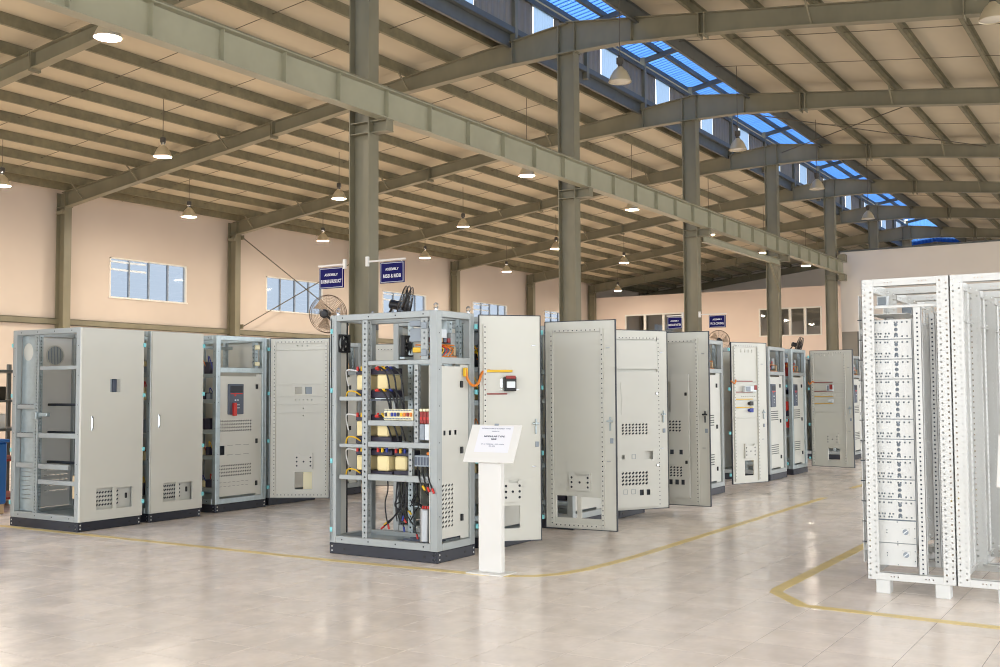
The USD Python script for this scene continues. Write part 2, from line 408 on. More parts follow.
# the cream partition at the far end, with two office windows
FY = 57.25
FW = [(-27.2, -23.7), (-19.15, -15.9)]
FZ0, FZ1 = 4.42, 5.82
wf = MB(); xs = [WALLX] + [q for w in FW for q in w] + [-11.3]
for a, b in zip(xs[::2], xs[1::2]): wf.box(a, b, FY, FY + 0.15, 0, 6.98)
for a, b in FW: wf.box(a, b, FY, FY + 0.15, 0, FZ0); wf.box(a, b, FY, FY + 0.15, FZ1, 6.98)
struct('wall_far', wf, 'peach')
for k, (a, b) in enumerate(FW):
    x = UsdGeom.Xform.Define(stage, f'/World/window_{len(WIN) + k + 1}'); data(x.GetPrim(), kind='structure'); w = str(x.GetPath())
    m = MB()
    for q in (a - 0.08, b): m.box(q, q + 0.08, FY - 0.04, FY + 0.1, FZ0 - 0.06, FZ1 + 0.08)
    m.box(a, b, FY - 0.04, FY + 0.1, FZ1, FZ1 + 0.08).box(a, b, FY - 0.04, FY + 0.1, FZ0 - 0.06, FZ0)
    part(w, 'window_frame', m, 'winframe')
    n = 3 if k == 0 else 4; cs = np.linspace(a, b, n + 1)
    for i in range(n):
        if i: part(w, 'mullion', MB().box(cs[i] - 0.07, cs[i] + 0.07, FY - 0.02, FY + 0.08, FZ0, FZ1), 'winframe')
        part(w, 'pane', MB().add([(cs[i], FY + 0.05, FZ0), (cs[i + 1], FY + 0.05, FZ0), (cs[i + 1], FY + 0.05, FZ1), (cs[i], FY + 0.05, FZ1)], [(0, 1, 2, 3)]), 'panedark')
# the grey partition on the right, its darker lower band
GY = 43.1
p_wr = struct('wall_right', MB().box(-11.15, XE, GY, GY + 0.15, 3.75, 6.9), 'greywall')
part(p_wr, 'lower_panel', MB().box(-11.15, XE, GY + 0.05, GY + 0.15, 0, 3.75), 'dado', label='darker grey lower panel')
part(p_wr, 'top_trim', MB().box(-11.2, XE, GY - 0.04, GY + 0.19, 6.9, 6.96), 'darksteel')
g = MB(); g.grid(-10.55, -10.4, 0, 3.75, [(-10.5, -10.45)], [(0.1 + 0.25 * i, 0.2 + 0.25 * i) for i in range(14)], 0.01, SIDE(GY + 0.04))
part(p_wr, 'slotted_upright', g, 'darksteel')
# gable at the very end
gb = MB(); poly = Polygon([(WALLX, 0), (XE, 0), (XE, zr(XE) + 0.275), (-11.3, 10.05), (WALLX, zl(WALLX) + 0.275)])
gb.plate(poly, 0.15, frame_T((0, Y1 + 0.15, 0), (1, 0, 0), (0, 0, 1), (0, -1, 0)))
struct('wall_end', gb, 'greywall')

# roof: boards between the purlins, purlins, sag rods
LP = [-29.95, -29.1, -28.35] + [-27.1 + 1.25 * k for k in range(12)] + [-12.9]
RP = [-9.72, -8.40, -7.14, -5.90, -4.66, -3.42, -2.18, -0.94, 0.30, 1.54, 2.78, 4.02, 5.26, 6.1]
x = UsdGeom.Xform.Define(stage, '/World/ceiling'); data(x.GetPrim(), kind='structure'); ROOF = '/World/ceiling'
ybreak = [Y0, FR[0] - BAY] + FR + [Y1]
for plist in (LP, RP):
    for a, b in zip(plist[:-1], plist[1:]):
        for y0, y1 in zip(ybreak[:-1], ybreak[1:]):
            m = MB(); e = 0.003
            za, zb = zt(a) + 0.25, zt(b) + 0.25
            v = [(X, Y, Z + t) for t in (0, 0.03) for (X, Z) in ((a + e, za), (b - e, zb)) for Y in (y0 + e, y1 - e)]
            m.add(v, [(0, 1, 3, 2), (4, 6, 7, 5), (0, 4, 5, 1), (2, 3, 7, 6), (0, 2, 6, 4), (1, 5, 7, 3)])
            part(ROOF, 'roof_board', m, 'roof')
    for X in plist:
        m = MB(); z = zt(X)                                   # a lipped channel: web and two flanges
        big = X in (-12.9, -9.72)
        h0 = z - (0.12 if big else 0)
        s_ = 1 if X < -11 else -1
        m.box(X - 0.004, X + 0.004, Y0, Y1, h0, z + 0.245)
        m.box(X, X - s_ * 0.075, Y0, Y1, h0, h0 + 0.006).box(X, X - s_ * 0.075, Y0, Y1, z + 0.239, z + 0.245)
        m.box(X - s_ * 0.070, X - s_ * 0.075, Y0, Y1, h0, h0 + 0.022)
        part(ROOF, 'purlin', m, 'darksteel' if big else 'purlin')
    for y0, y1 in zip(ybreak[:-1], ybreak[1:]):
        for t in (1 / 3, 2 / 3):
            y = y0 + (y1 - y0) * t; a, b = plist[0], plist[-1]
            part(ROOF, 'sag_rod', MB().bar((a, y, zt(a) + 0.15), (b, y, zt(b) + 0.15), 0.012, 0.012), 'rod')

# the raised skylight along the ridge
MON = thing('ridge_skylight', 'raised ridge skylight with blue translucent corrugated sheets and grey clad sides', 'skylight')
ML, MR, MC, MZ = -12.82, -9.80, -11.31, 11.12
def mz(X): return MZ + 0.17 * (abs(ML - MC) - abs(X - MC))
def corrug(p0, du, L, dv, W, nrm, pitch=0.2, amp=0.035):
    """corrugated sheet: waves across du, straight along dv"""
    n = max(2, int(L / (pitch / 4))); prof = []
    for i in range(n + 1):
        k = i % 4; prof.append((L * i / n, amp if k in (1, 2) else 0.0))
    p0, du, dv, nrm = (np.asarray(q, float) for q in (p0, du, dv, nrm)); v = []
    for (u, h) in prof:
        for w_ in (0, W): v.append(p0 + du * u + dv * w_ + nrm * h)
    f = [(2 * i, 2 * i + 1, 2 * i + 3, 2 * i + 2) for i in range(n)]
    return v, f
for k, (y0, y1) in enumerate(zip(ybreak[:-1], ybreak[1:])):
    for side in (-1, 1):
        X0 = MC + side * 1.95; sl = math.hypot(1.95, 0.17 * 1.95); dv = np.array([-side * 1.95, 0, 0.17 * 1.95]) / sl
        halves = np.linspace(y0, y1, 4)
        for a, b in zip(halves[:-1], halves[1:]):
            v, f = corrug((X0, a + 0.01, mz(X0) + 0.1), (0, 1, 0), b - a - 0.02, dv, sl, (0, 0, 1))
            part(MON, 'blue_sheet', MB().add(v, f), 'bluesheet')
            rb = MB(); q0 = np.array([X0, 0, mz(X0) + 0.085])
            for yy in np.arange(a + 0.05, b - 0.05, 0.20): rb.bar(q0 + (0, yy, 0), q0 + dv * sl + (0, yy, 0), 0.045, 0.004)
            part(MON, 'sheet_rib', rb, 'ribsheet', kind='stuff')
    for X in (ML, MR):                                        # clad side with clear sheets after every frame and at mid bay
        zb = zt(X) + 0.19; zc = MZ - 0.10; s_ = -1 if X == ML else 1
        cur = y0; wins = [(y0 + 0.9, y0 + 1.9), (y0 + 4.5, y0 + 5.5)]
        for a, b in wins + [(y1, y1)]:
            if a - cur > 0.05:
                v, f = corrug((X, cur, zb), (0, 1, 0), a - cur, (0, 0, 1), zc - 0.28 - zb, (s_, 0, 0), 0.25, 0.03)
                part(MON, 'cladding', MB().add(v, f), 'clad')
            if b - a > 0.05:
                v, f = corrug((X, a, zb), (0, 1, 0), b - a, (0, 0, 1), zc - 0.28 - zb, (s_, 0, 0), 0.12, 0.015)
                part(MON, 'clear_sheet', MB().add(v, f), 'clearsheet')
            cur = b
        part(MON, 'eave_rail', MB().box(X - 0.05, X + 0.05, y0, y1, zc - 0.28, zc - 0.16), 'darksteel')
        part(MON, 'sill_rail', MB().box(X - 0.06, X + 0.06, y0, y1, zb - 0.02, zb + 0.12), 'darksteel')
for X in (MC - 1.7, MC - 1.0, MC - 0.3, MC + 0.3, MC + 1.0, MC + 1.7):
    part(MON, 'roof_purlin', MB().box(X - 0.05, X + 0.05, Y0, Y1, mz(X) - 0.04, mz(X) + 0.09), 'darksteel')
v, f = corrug((ML, Y1 - 0.02, zt(ML)), (1, 0, 0), MR - ML, (0, 0, 1), MZ + 0.2 - zt(ML), (0, -1, 0))
part(MON, 'end_sheet', MB().add(v, f), 'bluesheet')
for y in FR:
    for yy in (y, y + BAY / 2):
        if yy > Y1: continue
        for X in (ML, MR):
            part(MON, 'post', MB().box(X - 0.07, X + 0.07, yy - 0.06, yy + 0.06, zt(X), MZ), 'steel')
            part(MON, 'jack_rafter', MB().bar((X, yy, mz(X) - 0.1), (MC, yy, mz(MC) - 0.1), 0.1, 0.14), 'darksteel')

# ------------------------------------------------------------------ steel columns
def i_column(parent, xc, yc, depth, width, z0, z1, m='steel'):
    t = 0.016
    part(parent, 'flange', MB().box(xc - depth / 2, xc - depth / 2 + t, yc - width / 2, yc + width / 2, z0, z1), m)
    part(parent, 'flange', MB().box(xc + depth / 2 - t, xc + depth / 2, yc - width / 2, yc + width / 2, z0, z1), m)
    part(parent, 'web', MB().box(xc - depth / 2 + t, xc + depth / 2 - t, yc - 0.006, yc + 0.006, z0, z1), m)
def bolts(mb, pts, r=0.018, h=0.02, axis=2):
    for p in pts:
        q = list(p); q[axis] += h
        mb.cyl(p, q, r, 6)
    return mb
NAVE_LABEL = ['steel ridge column just outside the left frame edge', 'nearest tall grey steel column behind the open cabinet, a blue sign on each side']
NAVE_LABEL += [f'{o} tall grey steel column of the middle row counting from the front' for o in ORD[1:9]]
def make_nave_column(y, k):
    c = thing('steel_column', NAVE_LABEL[k], 'column', (XC, y, 0))
    i_column(c, 0, 0, 0.415, 0.265, 0.02, 9.08)
    part(c, 'base_plate', bolts(MB().box(-0.3, 0.3, -0.22, 0.22, 0, 0.025), [(sx * 0.26, sy * 0.17, 0.02) for sx in (-1, 1) for sy in (-1, 1)]), 'steel')
    part(c, 'corbel', MB().box(0.2, 0.56, -0.09, 0.09, 5.955, 5.978).box(0.2, 0.56, -0.09, 0.09, 5.77, 5.785).box(0.2, 0.54, -0.006, 0.006, 5.785, 5.955).box(0.535, 0.55, -0.09, 0.09, 5.785, 5.955), 'steel')
    part(c, 'stiffener', MB().box(-0.19, 0.19, -0.13, 0.13, 5.77, 5.784), 'steel')
    part(c, 'stiffener', MB().box(-0.19, 0.19, -0.13, 0.13, 5.955, 5.969), 'steel')
    part(c, 'cap_plate', bolts(MB().box(-0.26, 0.26, -0.16, 0.16, 9.06, 9.085), [(sx * q, sy * 0.12, 9.04) for sx in (-1, 1) for q in (0.08, 0.23) for sy in (-1, 1)]), 'steel')
    return c
nav0 = make_nave_column(FR[0], 0)
for k, y in enumerate(FR[1:], 1): copy(nav0, NAVE_LABEL[k], (XC, y, 0))
WL_LABEL = [f'{o} grey steel column against the cream left wall' for o in ['nearest', 'second nearest', 'third nearest', 'fourth nearest', 'fifth nearest', 'sixth nearest', 'seventh nearest', 'eighth nearest', 'ninth nearest']]
def make_wall_column(y, k):
    c = thing('wall_column', WL_LABEL[k], 'column', (XW, y, 0))
    i_column(c, 0, 0, 0.40, 0.26, 0.02, 7.75)
    part(c, 'base_plate', MB().box(-0.27, 0.26, -0.2, 0.2, 0, 0.025), 'steel')
    part(c, 'knee_plate', MB().box(-0.2, 0.24, -0.14, 0.14, 7.28, 7.30), 'steel')
    part(c, 'bracket', MB().box(-0.10, 0.2, -0.21, -0.13, 7.05, 7.16), 'steel')
    return c
wc0 = make_wall_column(FR[0], 0)
for k, y in enumerate(FR[1:], 1): copy(wc0, WL_LABEL[k], (XW, y, 0))

# ------------------------------------------------------------------ rafters
BOTL = [(-29.36, 7.28), (-23.5, 8.03), (-17.9, 8.70), (-16.0, 8.88), (-13.2, 9.05), (-11.4, 9.09)]
BOTR = [(-11.4, 9.09), (-10.0, 9.08), (-7.15, 8.85), (-4.5, 8.52), (-2.5, 8.28), (6.2, 7.1)]
def zbot(X):
    return float(np.interp(X, [p[0] for p in BOTL + BOTR[1:]], [p[1] for p in BOTL + BOTR[1:]]))
RF_LABEL = ['roof rafter in front of the nearest ridge column, above the picture', 'grey steel roof rafter over the nearest ridge column, ending behind the crane beam']
RF_LABEL += [f'tapered grey steel roof rafter crossing the top of the {o} ridge column' for o in ORD[1:8]]
def make_rafter(y, k):
    r = thing('roof_rafter', RF_LABEL[k], 'rafter', (0, y, 0))
    for bot, f_, nm in ((BOTL, zl, 'left'), (BOTR, zr, 'right')):
        a, b = bot[0][0], bot[-1][0]
        web = MB().plate(Polygon(bot + [(b, f_(b) - 0.003), (a, f_(a) - 0.003)]), 0.012, frame_T((0, 0.006, 0), (1, 0, 0), (0, 0, 1), (0, -1, 0)))
        part(r, 'web', web, 'steel')
        fl_ = MB()
        for (xa, za), (xb, zb) in zip(bot[:-1], bot[1:]): fl_.bar((xa, 0, za), (xb, 0, zb), 0.22, 0.016)
        part(r, 'bottom_flange', fl_, 'steel')
        part(r, 'top_flange', MB().bar((a, 0, f_(a) - 0.008), (b, 0, f_(b) - 0.008), 0.22, 0.016), 'steel')
    for X in (-20.45, -20.40, -8.25, -8.12, -3.1):
        part(r, 'splice_plate', MB().box(X - 0.012, X + 0.012, -0.13, 0.13, zbot(X) - 0.07, zt(X) + 0.0), 'steel')
    for X in (-11.60, -11.20, -12.82, -9.80):
        part(r, 'stiffener', MB().box(X - 0.008, X + 0.008, -0.12, 0.12, zbot(X), zt(X)), 'steel')
    for X in (-28.35, -25.85, -22.1, -15.85, -5.90):
        for s_ in (-1, 1):
            part(r, 'fly_brace', MB().bar((X, s_ * 0.06, zbot(X) + 0.02), (X, s_ * 0.50, zt(X) + 0.02), 0.035, 0.035), 'steel')
    return r
rf0 = make_rafter(FR[0], 0)
for k, y in enumerate(FR[1:], 1): copy(rf0, RF_LABEL[k], (0, y, 0))

# ------------------------------------------------------------------ crane runway beam
GX, GZ0, GZ1 = -10.95, 5.98, 6.46
cr = thing('crane_beam', 'long pale grey crane runway beam with stiffener ribs running along the middle columns', 'beam', (GX, 0, 0))
GYA, GYB = 1.0, 42.75
part(cr, 'web', MB().box(-0.006, 0.006, GYA, GYB, GZ0 + 0.015, GZ1 - 0.015), 'girder')
part(cr, 'bottom_flange', MB().box(-0.10, 0.10, GYA, GYB, GZ0, GZ0 + 0.016), 'girder')
part(cr, 'top_flange', MB().box(-0.13, 0.13, GYA, GYB, GZ1 - 0.016, GZ1), 'girder')
part(cr, 'rail', MB().box(-0.03, 0.03, GYA, GYB, GZ1, GZ1 + 0.07), 'steel')
y = 13.89 - 1.21 * 10
while y < GYB:
    part(cr, 'rib', MB().box(-0.092, 0.092, y - 0.005, y + 0.005, GZ0 + 0.016, GZ1 - 0.016), 'girder'); y += 1.208
part(cr, 'end_stop', MB().cbox(-0.14, 0.14, GYB - 0.25, GYB + 0.1, GZ1, GZ1 + 0.3), 'steel')
part(cr, 'end_bracket', MB().cbox(-0.12, 0.12, GYB - 0.2, GYB + 0.12, GZ0 - 0.25, GZ0), 'steel')
# the lower beam beyond the third column
lb = thing('walkway_beam', 'short pale green beam between the third and fourth ridge columns under the crane beam', 'beam', (-11.12, 0, 0))
part(lb, 'beam', MB().box(-0.006, 0.006, 28.45, 35.28, 5.64, 5.80).box(-0.07, 0.07, 28.45, 35.28, 5.80, 5.812).box(-0.07, 0.07, 28.45, 35.28, 5.628, 5.64), 'girder')
part(lb, 'strut', MB().bar((0, 34.3, 5.63), (0, 35.25, 4.75), 0.07, 0.07), 'steel')

# bracing rods: each crossed pair is one brace
br = thing('cross_brace', 'thin dark crossed brace rods on the left wall before the second window', 'brace', (0, 0, 0))
part(br, 'rod', MB().bar((-29.1, 28.45, 7.2), (-29.1, 35.33, 3.9), 0.03, 0.03), 'rod'); part(br, 'rod', MB().bar((-29.05, 28.45, 3.9), (-29.05, 35.33, 7.2), 0.03, 0.03), 'rod')
for yy in (28.45, 35.33):
    for zz in (3.9, 7.2): part(br, 'gusset', MB().box(-29.64, -29.03, yy - 0.01, yy + 0.01, zz - 0.08, zz + 0.08), 'steel')
br = thing('cross_brace', 'thin crossed roof brace rods right of the ridge between third and fourth rafters', 'brace', (0, 0, 0))
for x0, x1, o in ((-11.0, -4.7, 0.32), (-4.7, -11.0, 0.36)): part(br, 'rod', MB().bar((x0, FR[3] + 0.1, zbot(x0) + o), (x1, FR[4] - 0.1, zbot(x1) + o), 0.022, 0.022), 'rod')

# ------------------------------------------------------------------ high bay lamps
def lamp(X, Y, Z, on, label, group):
    L = thing('high_bay_lamp', label, 'lamp', (X, Y, Z), group=None)
    k = 0.92
    part(L, 'reflector', MB().lathe([(0.055, 0.30), (0.075, 0.27), (0.13, 0.22), (0.185, 0.12), (0.222, 0.02), (0.230, 0.0), (0.224, 0.0), (0.216, 0.022), (0.18, 0.118), (0.125, 0.21), (0.07, 0.25)]), 'lampmetal', True)
    part(L, 'lens', MB().lathe([(0.0, -0.012), (0.10, -0.008), (0.19, 0.004), (0.217, 0.018), (0.20, 0.024), (0.0, 0.03)]), 'lens_on' if on else 'lens_off', True)
    part(L, 'housing', MB().lathe([(0.0, 0.50), (0.045, 0.50), (0.07, 0.485), (0.07, 0.37), (0.05, 0.355), (0.05, 0.30), (0.0, 0.30)]), 'lampdark', 30)
    part(L, 'hook', MB().tube([(0.02 * math.cos(t), 0, 0.52 + 0.025 * math.sin(t)) for t in np.linspace(0, 2 * math.pi, 9)[:-1]], 0.006, 5, True), 'lampdark')
    top = zt(X) + 0.238 - Z
    part(L, 'cable', MB().cyl((0, 0, 0.53), (0, 0, top), 0.009, 6), 'rod')
    return L
rows = [(7.40, True, [(-14.92, 11.49), (-15.0, 18.4), (-14.99, 25.29), (-14.97, 32.02), (-14.98, 38.9), (-14.98, 45.38), (-14.89, 51.33)], 'in the row beside the crane beam'),
        (7.40, True, [(-21.4, 18.17), (-21.62, 25.15), (-21.63, 31.96), (-21.80, 39.14), (-21.60, 45.26), (-20.9, 52.4)], 'in the middle aisle row'),
        (7.00, True, [(-26.32, 17.0), (-26.16, 23.27), (-26.31, 29.72), (-26.21, 35.91), (-26.2, 42.3), (-26.15, 53.97)], 'in the row along the left wall'),
        (7.60, False, [(-9.17, 19.12), (-9.30, 26.26), (-9.12, 32.76), (-9.22, 39.61)], 'in the row right of the ridge columns')]
for (Z, on, pl, where) in rows:
    for i, (X, yy) in enumerate(pl):
        st = 'glowing' if on else 'unlit'
        lamp(X, yy, Z, on, f'{st} high bay lamp, {ORD[i]} from the front {where}', None)
lamp(-2.39, 19.25, 7.60, False, 'unlit bell shaped high bay lamp at the top right corner under the roof', None)
for (X, yy, Z, where) in ((-15.0, 4.6, 7.40, 'crane beam row'), (-21.5, 11.2, 7.40, 'middle aisle row'), (-21.5, 4.3, 7.40, 'middle aisle row, second'), (-26.3, 10.3, 7.0, 'left wall row')):
    lamp(X, yy, Z, True, f'glowing high bay lamp nearer than the picture edge in the {where}', None)  # lamps added out of view to brighten the aisle floor, continuing the rows


# ================================================================== ELECTRICAL CABINETS
# local axes: x out of the front, y along the row (away from the camera), z up; the front is the plane x = 0
H = 2.2
def sum_boxes(L):
    m = MB()
    for q in L: m.box(*q)
    return m
def perf_post(c, x0, x1, y0, y1, z0, z1, m='galv', pitch=0.05, hole=0.016, name='perforated_post'):
    b = MB(); cx = (x0 + x1) / 2; cy = (y0 + y1) / 2
    zs = [(z, z + hole) for z in np.arange(z0 + 0.03, z1 - 0.03, pitch)]
    b.grid(x0, x1, z0, z1, [(cx - hole / 2, cx + hole / 2)], zs, 0.002, SIDE(y0 + 0.002))
    b.grid(y0, y1, z0, z1, [(cy - hole / 2, cy + hole / 2)], zs, 0.002, FRONT(x1 - 0.002))
    b.box(x0, x0 + 0.002, y0, y1, z0, z1).box(x0 + 0.002, x1 - 0.002, y1 - 0.002, y1, z0, z1)
    return part(c, name, b, m)
def skeleton(c, w, d=1.2, m='frame', floor=True, t=0.07, plinth=True, dots=True):
    if plinth:
        b = MB()
        b.cbox(-d, 0, 0, 0.04, 0, 0.1).cbox(-d, 0, w - 0.04, w, 0, 0.1).cbox(-0.04, 0, 0.04, w - 0.04, 0, 0.1).cbox(-d, -d + 0.04, 0.04, w - 0.04, 0, 0.1)
        part(c, 'plinth', b, 'plinth', label='black steel plinth')
        b = MB()
        for (xx, yy, ax) in [(-0.035, 0, 1), (-0.035, 0, 1), (-d + 0.035, 0, 1), (0, 0.03, 0), (0, w - 0.03, 0)]:
            for zz in (0.03, 0.07):
                p = [xx, yy, zz]; q = [xx, yy, zz]; q[ax] += (-0.004 if ax == 1 else 0.004); b.cyl(p, q, 0.008, 8)
        if dots: part(c, 'plinth_bolt', b, 'white', kind='stuff')
        b = MB()
        for xx in (-0.14, -d + 0.18): b.cyl((xx, 0.001, 0.05), (xx, -0.003, 0.05), 0.012, 8)
        for yy in (0.14, w - 0.16): b.cyl((-0.001, yy, 0.05), (0.003, yy, 0.05), 0.012, 8)
        part(c, 'plinth_hole', b, 'black', kind='stuff')
    for (xx, yy) in ((-t, 0), (-d, 0), (-t, w - t), (-d, w - t)):
        part(c, 'corner_post', MB().cbox(xx, xx + t, yy, yy + t, 0.1, H, 0.005), m)
    e = 0.001
    for z0, z1, nm in ((0.1, 0.165, 'bottom_rail'), (H - 0.058, H, 'top_rail')):
        for yy in (0, w - t): part(c, nm, MB().cbox(-d + t + e, -t - e, yy, yy + t, z0, z1, 0.004), m)
        for xx in (-t, -d): part(c, nm, MB().cbox(xx, xx + t, t + e, w - t - e, z0, z1, 0.004), m)
    if dots:
        b = MB()
        for xx in np.linspace(-d + 0.15, -0.15, 4):
            b.cyl((xx, 0.0, H - 0.03), (xx, -0.002, H - 0.03), 0.007, 8); b.cyl((xx, 0.0, 0.135), (xx, -0.002, 0.135), 0.007, 8)
        for zz in np.linspace(0.4, 2.0, 6):
            for xx in (-0.03, -d + 0.04): b.cyl((xx, 0, zz), (xx, -0.002, zz), 0.005, 6)
            b.cyl((0, 0.035, zz), (0.002, 0.035, zz), 0.005, 6)
        part(c, 'rail_hole', b, 'black', kind='stuff')
    if floor: part(c, 'floor_plate', MB().box(-d + t, -t, t, w - t, 0.11, 0.125), 'galv')
def tapes(c, pts):
    for (xx, yy, zz) in pts: part(c, 'tape', MB().cbox(xx - 0.014, xx + 0.014, yy - 0.014, yy + 0.014, zz - 0.022, zz + 0.022, 0.003), 'tape')
def catmull(pts, n=8):
    pts = [np.array(p, float) for p in pts]; pts = [2 * pts[0] - pts[1]] + pts + [2 * pts[-1] - pts[-2]]; out = []
    for i in range(1, len(pts) - 2):
        p0, p1, p2, p3 = pts[i - 1:i + 3]
        for t in np.linspace(0, 1, n, endpoint=False):
            out.append(0.5 * (2 * p1 + (p2 - p0) * t + (2 * p0 - 5 * p1 + 4 * p2 - p3) * t ** 2 + (3 * p1 - p0 - 3 * p2 + p3) * t ** 3))
    return np.array(out + [pts[-2]])
def vents(a0, a1, b0, b1, na, nb, r=0.012, slant=True):
    hs = []
    for i in range(na):
        for j in range(nb):
            x = a0 + (a1 - a0) * (i + 0.5) / na; z = b0 + (b1 - b0) * (j + 0.5) / nb
            q = sbox(x - r * 1.15, z - r * 0.75, x + r * 1.15, z + r * 0.75)
            hs.append(affinity.rotate(q, 35) if slant else q)
    return hs
def cutsheet(a0, a1, b0, b1, holes): return sbox(a0, b0, a1, b1).difference(union_all(holes)) if holes else sbox(a0, b0, a1, b1)

def open_door(c, hx, hy, W, ang, cut=(), pocket=None, stiff=(), rungs=(), handle=None, darkh=False, holes=(), zb=0.11, zt_=2.19):
    """a door swung open about its far edge; returns a function that adds sub-parts in the door's own axes (a from the hinge, b up, c out of its inner face)"""
    th = math.radians(ang); T = frame_T((hx, hy, 0), (math.cos(th), math.sin(th), 0), (0, 0, 1), (math.sin(th), -math.cos(th), 0))
    hs = [sbox(a0, b0, a1, b1) for (a0, a1, b0, b1) in cut] + list(holes)
    D = part(c, 'door', MB().plate(cutsheet(0.008, W - 0.008, zb + 0.008, zt_ - 0.008, hs), 0.018, T @ frame_T((0, 0, -0.018), (1, 0, 0), (0, 1, 0), (0, 0, 1))), 'cab')
    def sub(name, mb, m, **kw): return part(D, name, mb.moved(T), m, **kw)
    for q in ((0, 0.008, zb, zt_), (W - 0.008, W, zb, zt_), (0.008, W - 0.008, zb, zb + 0.008), (0.008, W - 0.008, zt_ - 0.008, zt_)):
        sub('gasket', MB().box(*q, -0.02, 0.006), 'gasket')
    for kind_, p0, q0, q1 in stiff:          # perforated stiffeners: v at a = p0 from q0 to q1, h at b = p0
        b = MB(); zs = [(z, z + 0.012) for z in np.arange(q0 + 0.02, q1 - 0.02, 0.048)]
        if kind_ == 'v':
            b.grid(p0, p0 + 0.03, q0, q1, [(p0 + 0.009, p0 + 0.021)], zs, 0.0015, frame_T((0, 0, 0.018), (1, 0, 0), (0, 1, 0), (0, 0, 1)))
            b.box(p0, p0 + 0.0015, q0, q1, 0, 0.018).box(p0 + 0.0285, p0 + 0.03, q0, q1, 0, 0.018)
        else:
            b.grid(q0, q1, p0, p0 + 0.03, zs, [(p0 + 0.009, p0 + 0.021)], 0.0015, frame_T((0, 0, 0.018), (1, 0, 0), (0, 1, 0), (0, 0, 1)))
            b.box(q0, q1, p0, p0 + 0.0015, 0, 0.018).box(q0, q1, p0 + 0.0285, p0 + 0.03, 0, 0.018)
        sub('stiffener', b, 'cabin')
        q = (p0 + 0.003, p0 + 0.027, q0 + 0.004, q1 - 0.004) if kind_ == 'v' else (q0 + 0.004, q1 - 0.004, p0 + 0.003, p0 + 0.027)
        sub('stiffener_core', MB().box(*q, 0.009, 0.012), 'gasket')  # dark strip painting the shade inside the stiffener, so its holes read dark
    for (z, a0, a1) in rungs: sub('rung', MB().cbox(a0, a1, z - 0.006, z + 0.006, 0, 0.012, 0.002), 'cabin')
    if pocket:
        a0, a1, b0, b1 = pocket; w_ = a1 - a0; h_ = b1 - b0
        poly = Polygon([(a0, b0), (a1, b0), (a1, b1), (a0 + 0.84 * w_, b1), (a0 + 0.78 * w_, b1 - 0.03), (a0 + 0.32 * w_, b1 - 0.03), (a0 + 0.24 * w_, b1), (a0, b1)])
        pts = [(a0 + fx * w_, b0 + fz * h_) for fx in (0.12, 0.88) for fz in (0.2, 0.46, 0.72)] + [(a0 + 0.5 * w_, b0 + 0.46 * h_)]
        sub('document_pocket', MB().plate(poly.difference(discs_at(pts, 0.012)), 0.003, frame_T((0, 0, 0.022), (1, 0, 0), (0, 1, 0), (0, 0, 1))).box(a0, a0 + 0.003, b0, b1, 0, 0.022).box(a1 - 0.003, a1, b0, b1, 0, 0.022).box(a0, a1, b0, b0 + 0.003, 0, 0.022), 'cabin')
        sub('pocket_backing', MB().box(a0 + 0.006, a1 - 0.006, b0 + 0.006, b1 - 0.04, 0.012, 0.014), 'gasket')  # dark sheet standing in for shade inside the pocket
    if handle:
        a, z = handle; hm = 'rubber' if darkh else 'galv'
        hb = MB().cbox(a - 0.008, a + 0.008, z - 0.10, z - 0.02, 0.004, 0.02, 0.004).cbox(a - 0.035, a + 0.030, z - 0.012, z + 0.006, 0.01, 0.028, 0.004).cyl((a, z, 0), (a, z, 0.035), 0.011, 10).cbox(a - 0.006, a + 0.008, z + 0.01, z + 0.04, 0.008, 0.02, 0.003)
        sub('lock', hb, hm, label='dark lock lever' if darkh else 'steel lock lever')
        sub('lock_plate', MB().cbox(a - 0.005, a + 0.03, z - 0.22, z - 0.17, 0.0, 0.01, 0.003), 'devgrey')
        for zz in (z + 0.72, z - 0.4): sub('rod_clip', MB().cbox(a - 0.04, a + 0.0, zz - 0.004, zz + 0.004, 0, 0.012, 0.002), 'chrome')
    return sub

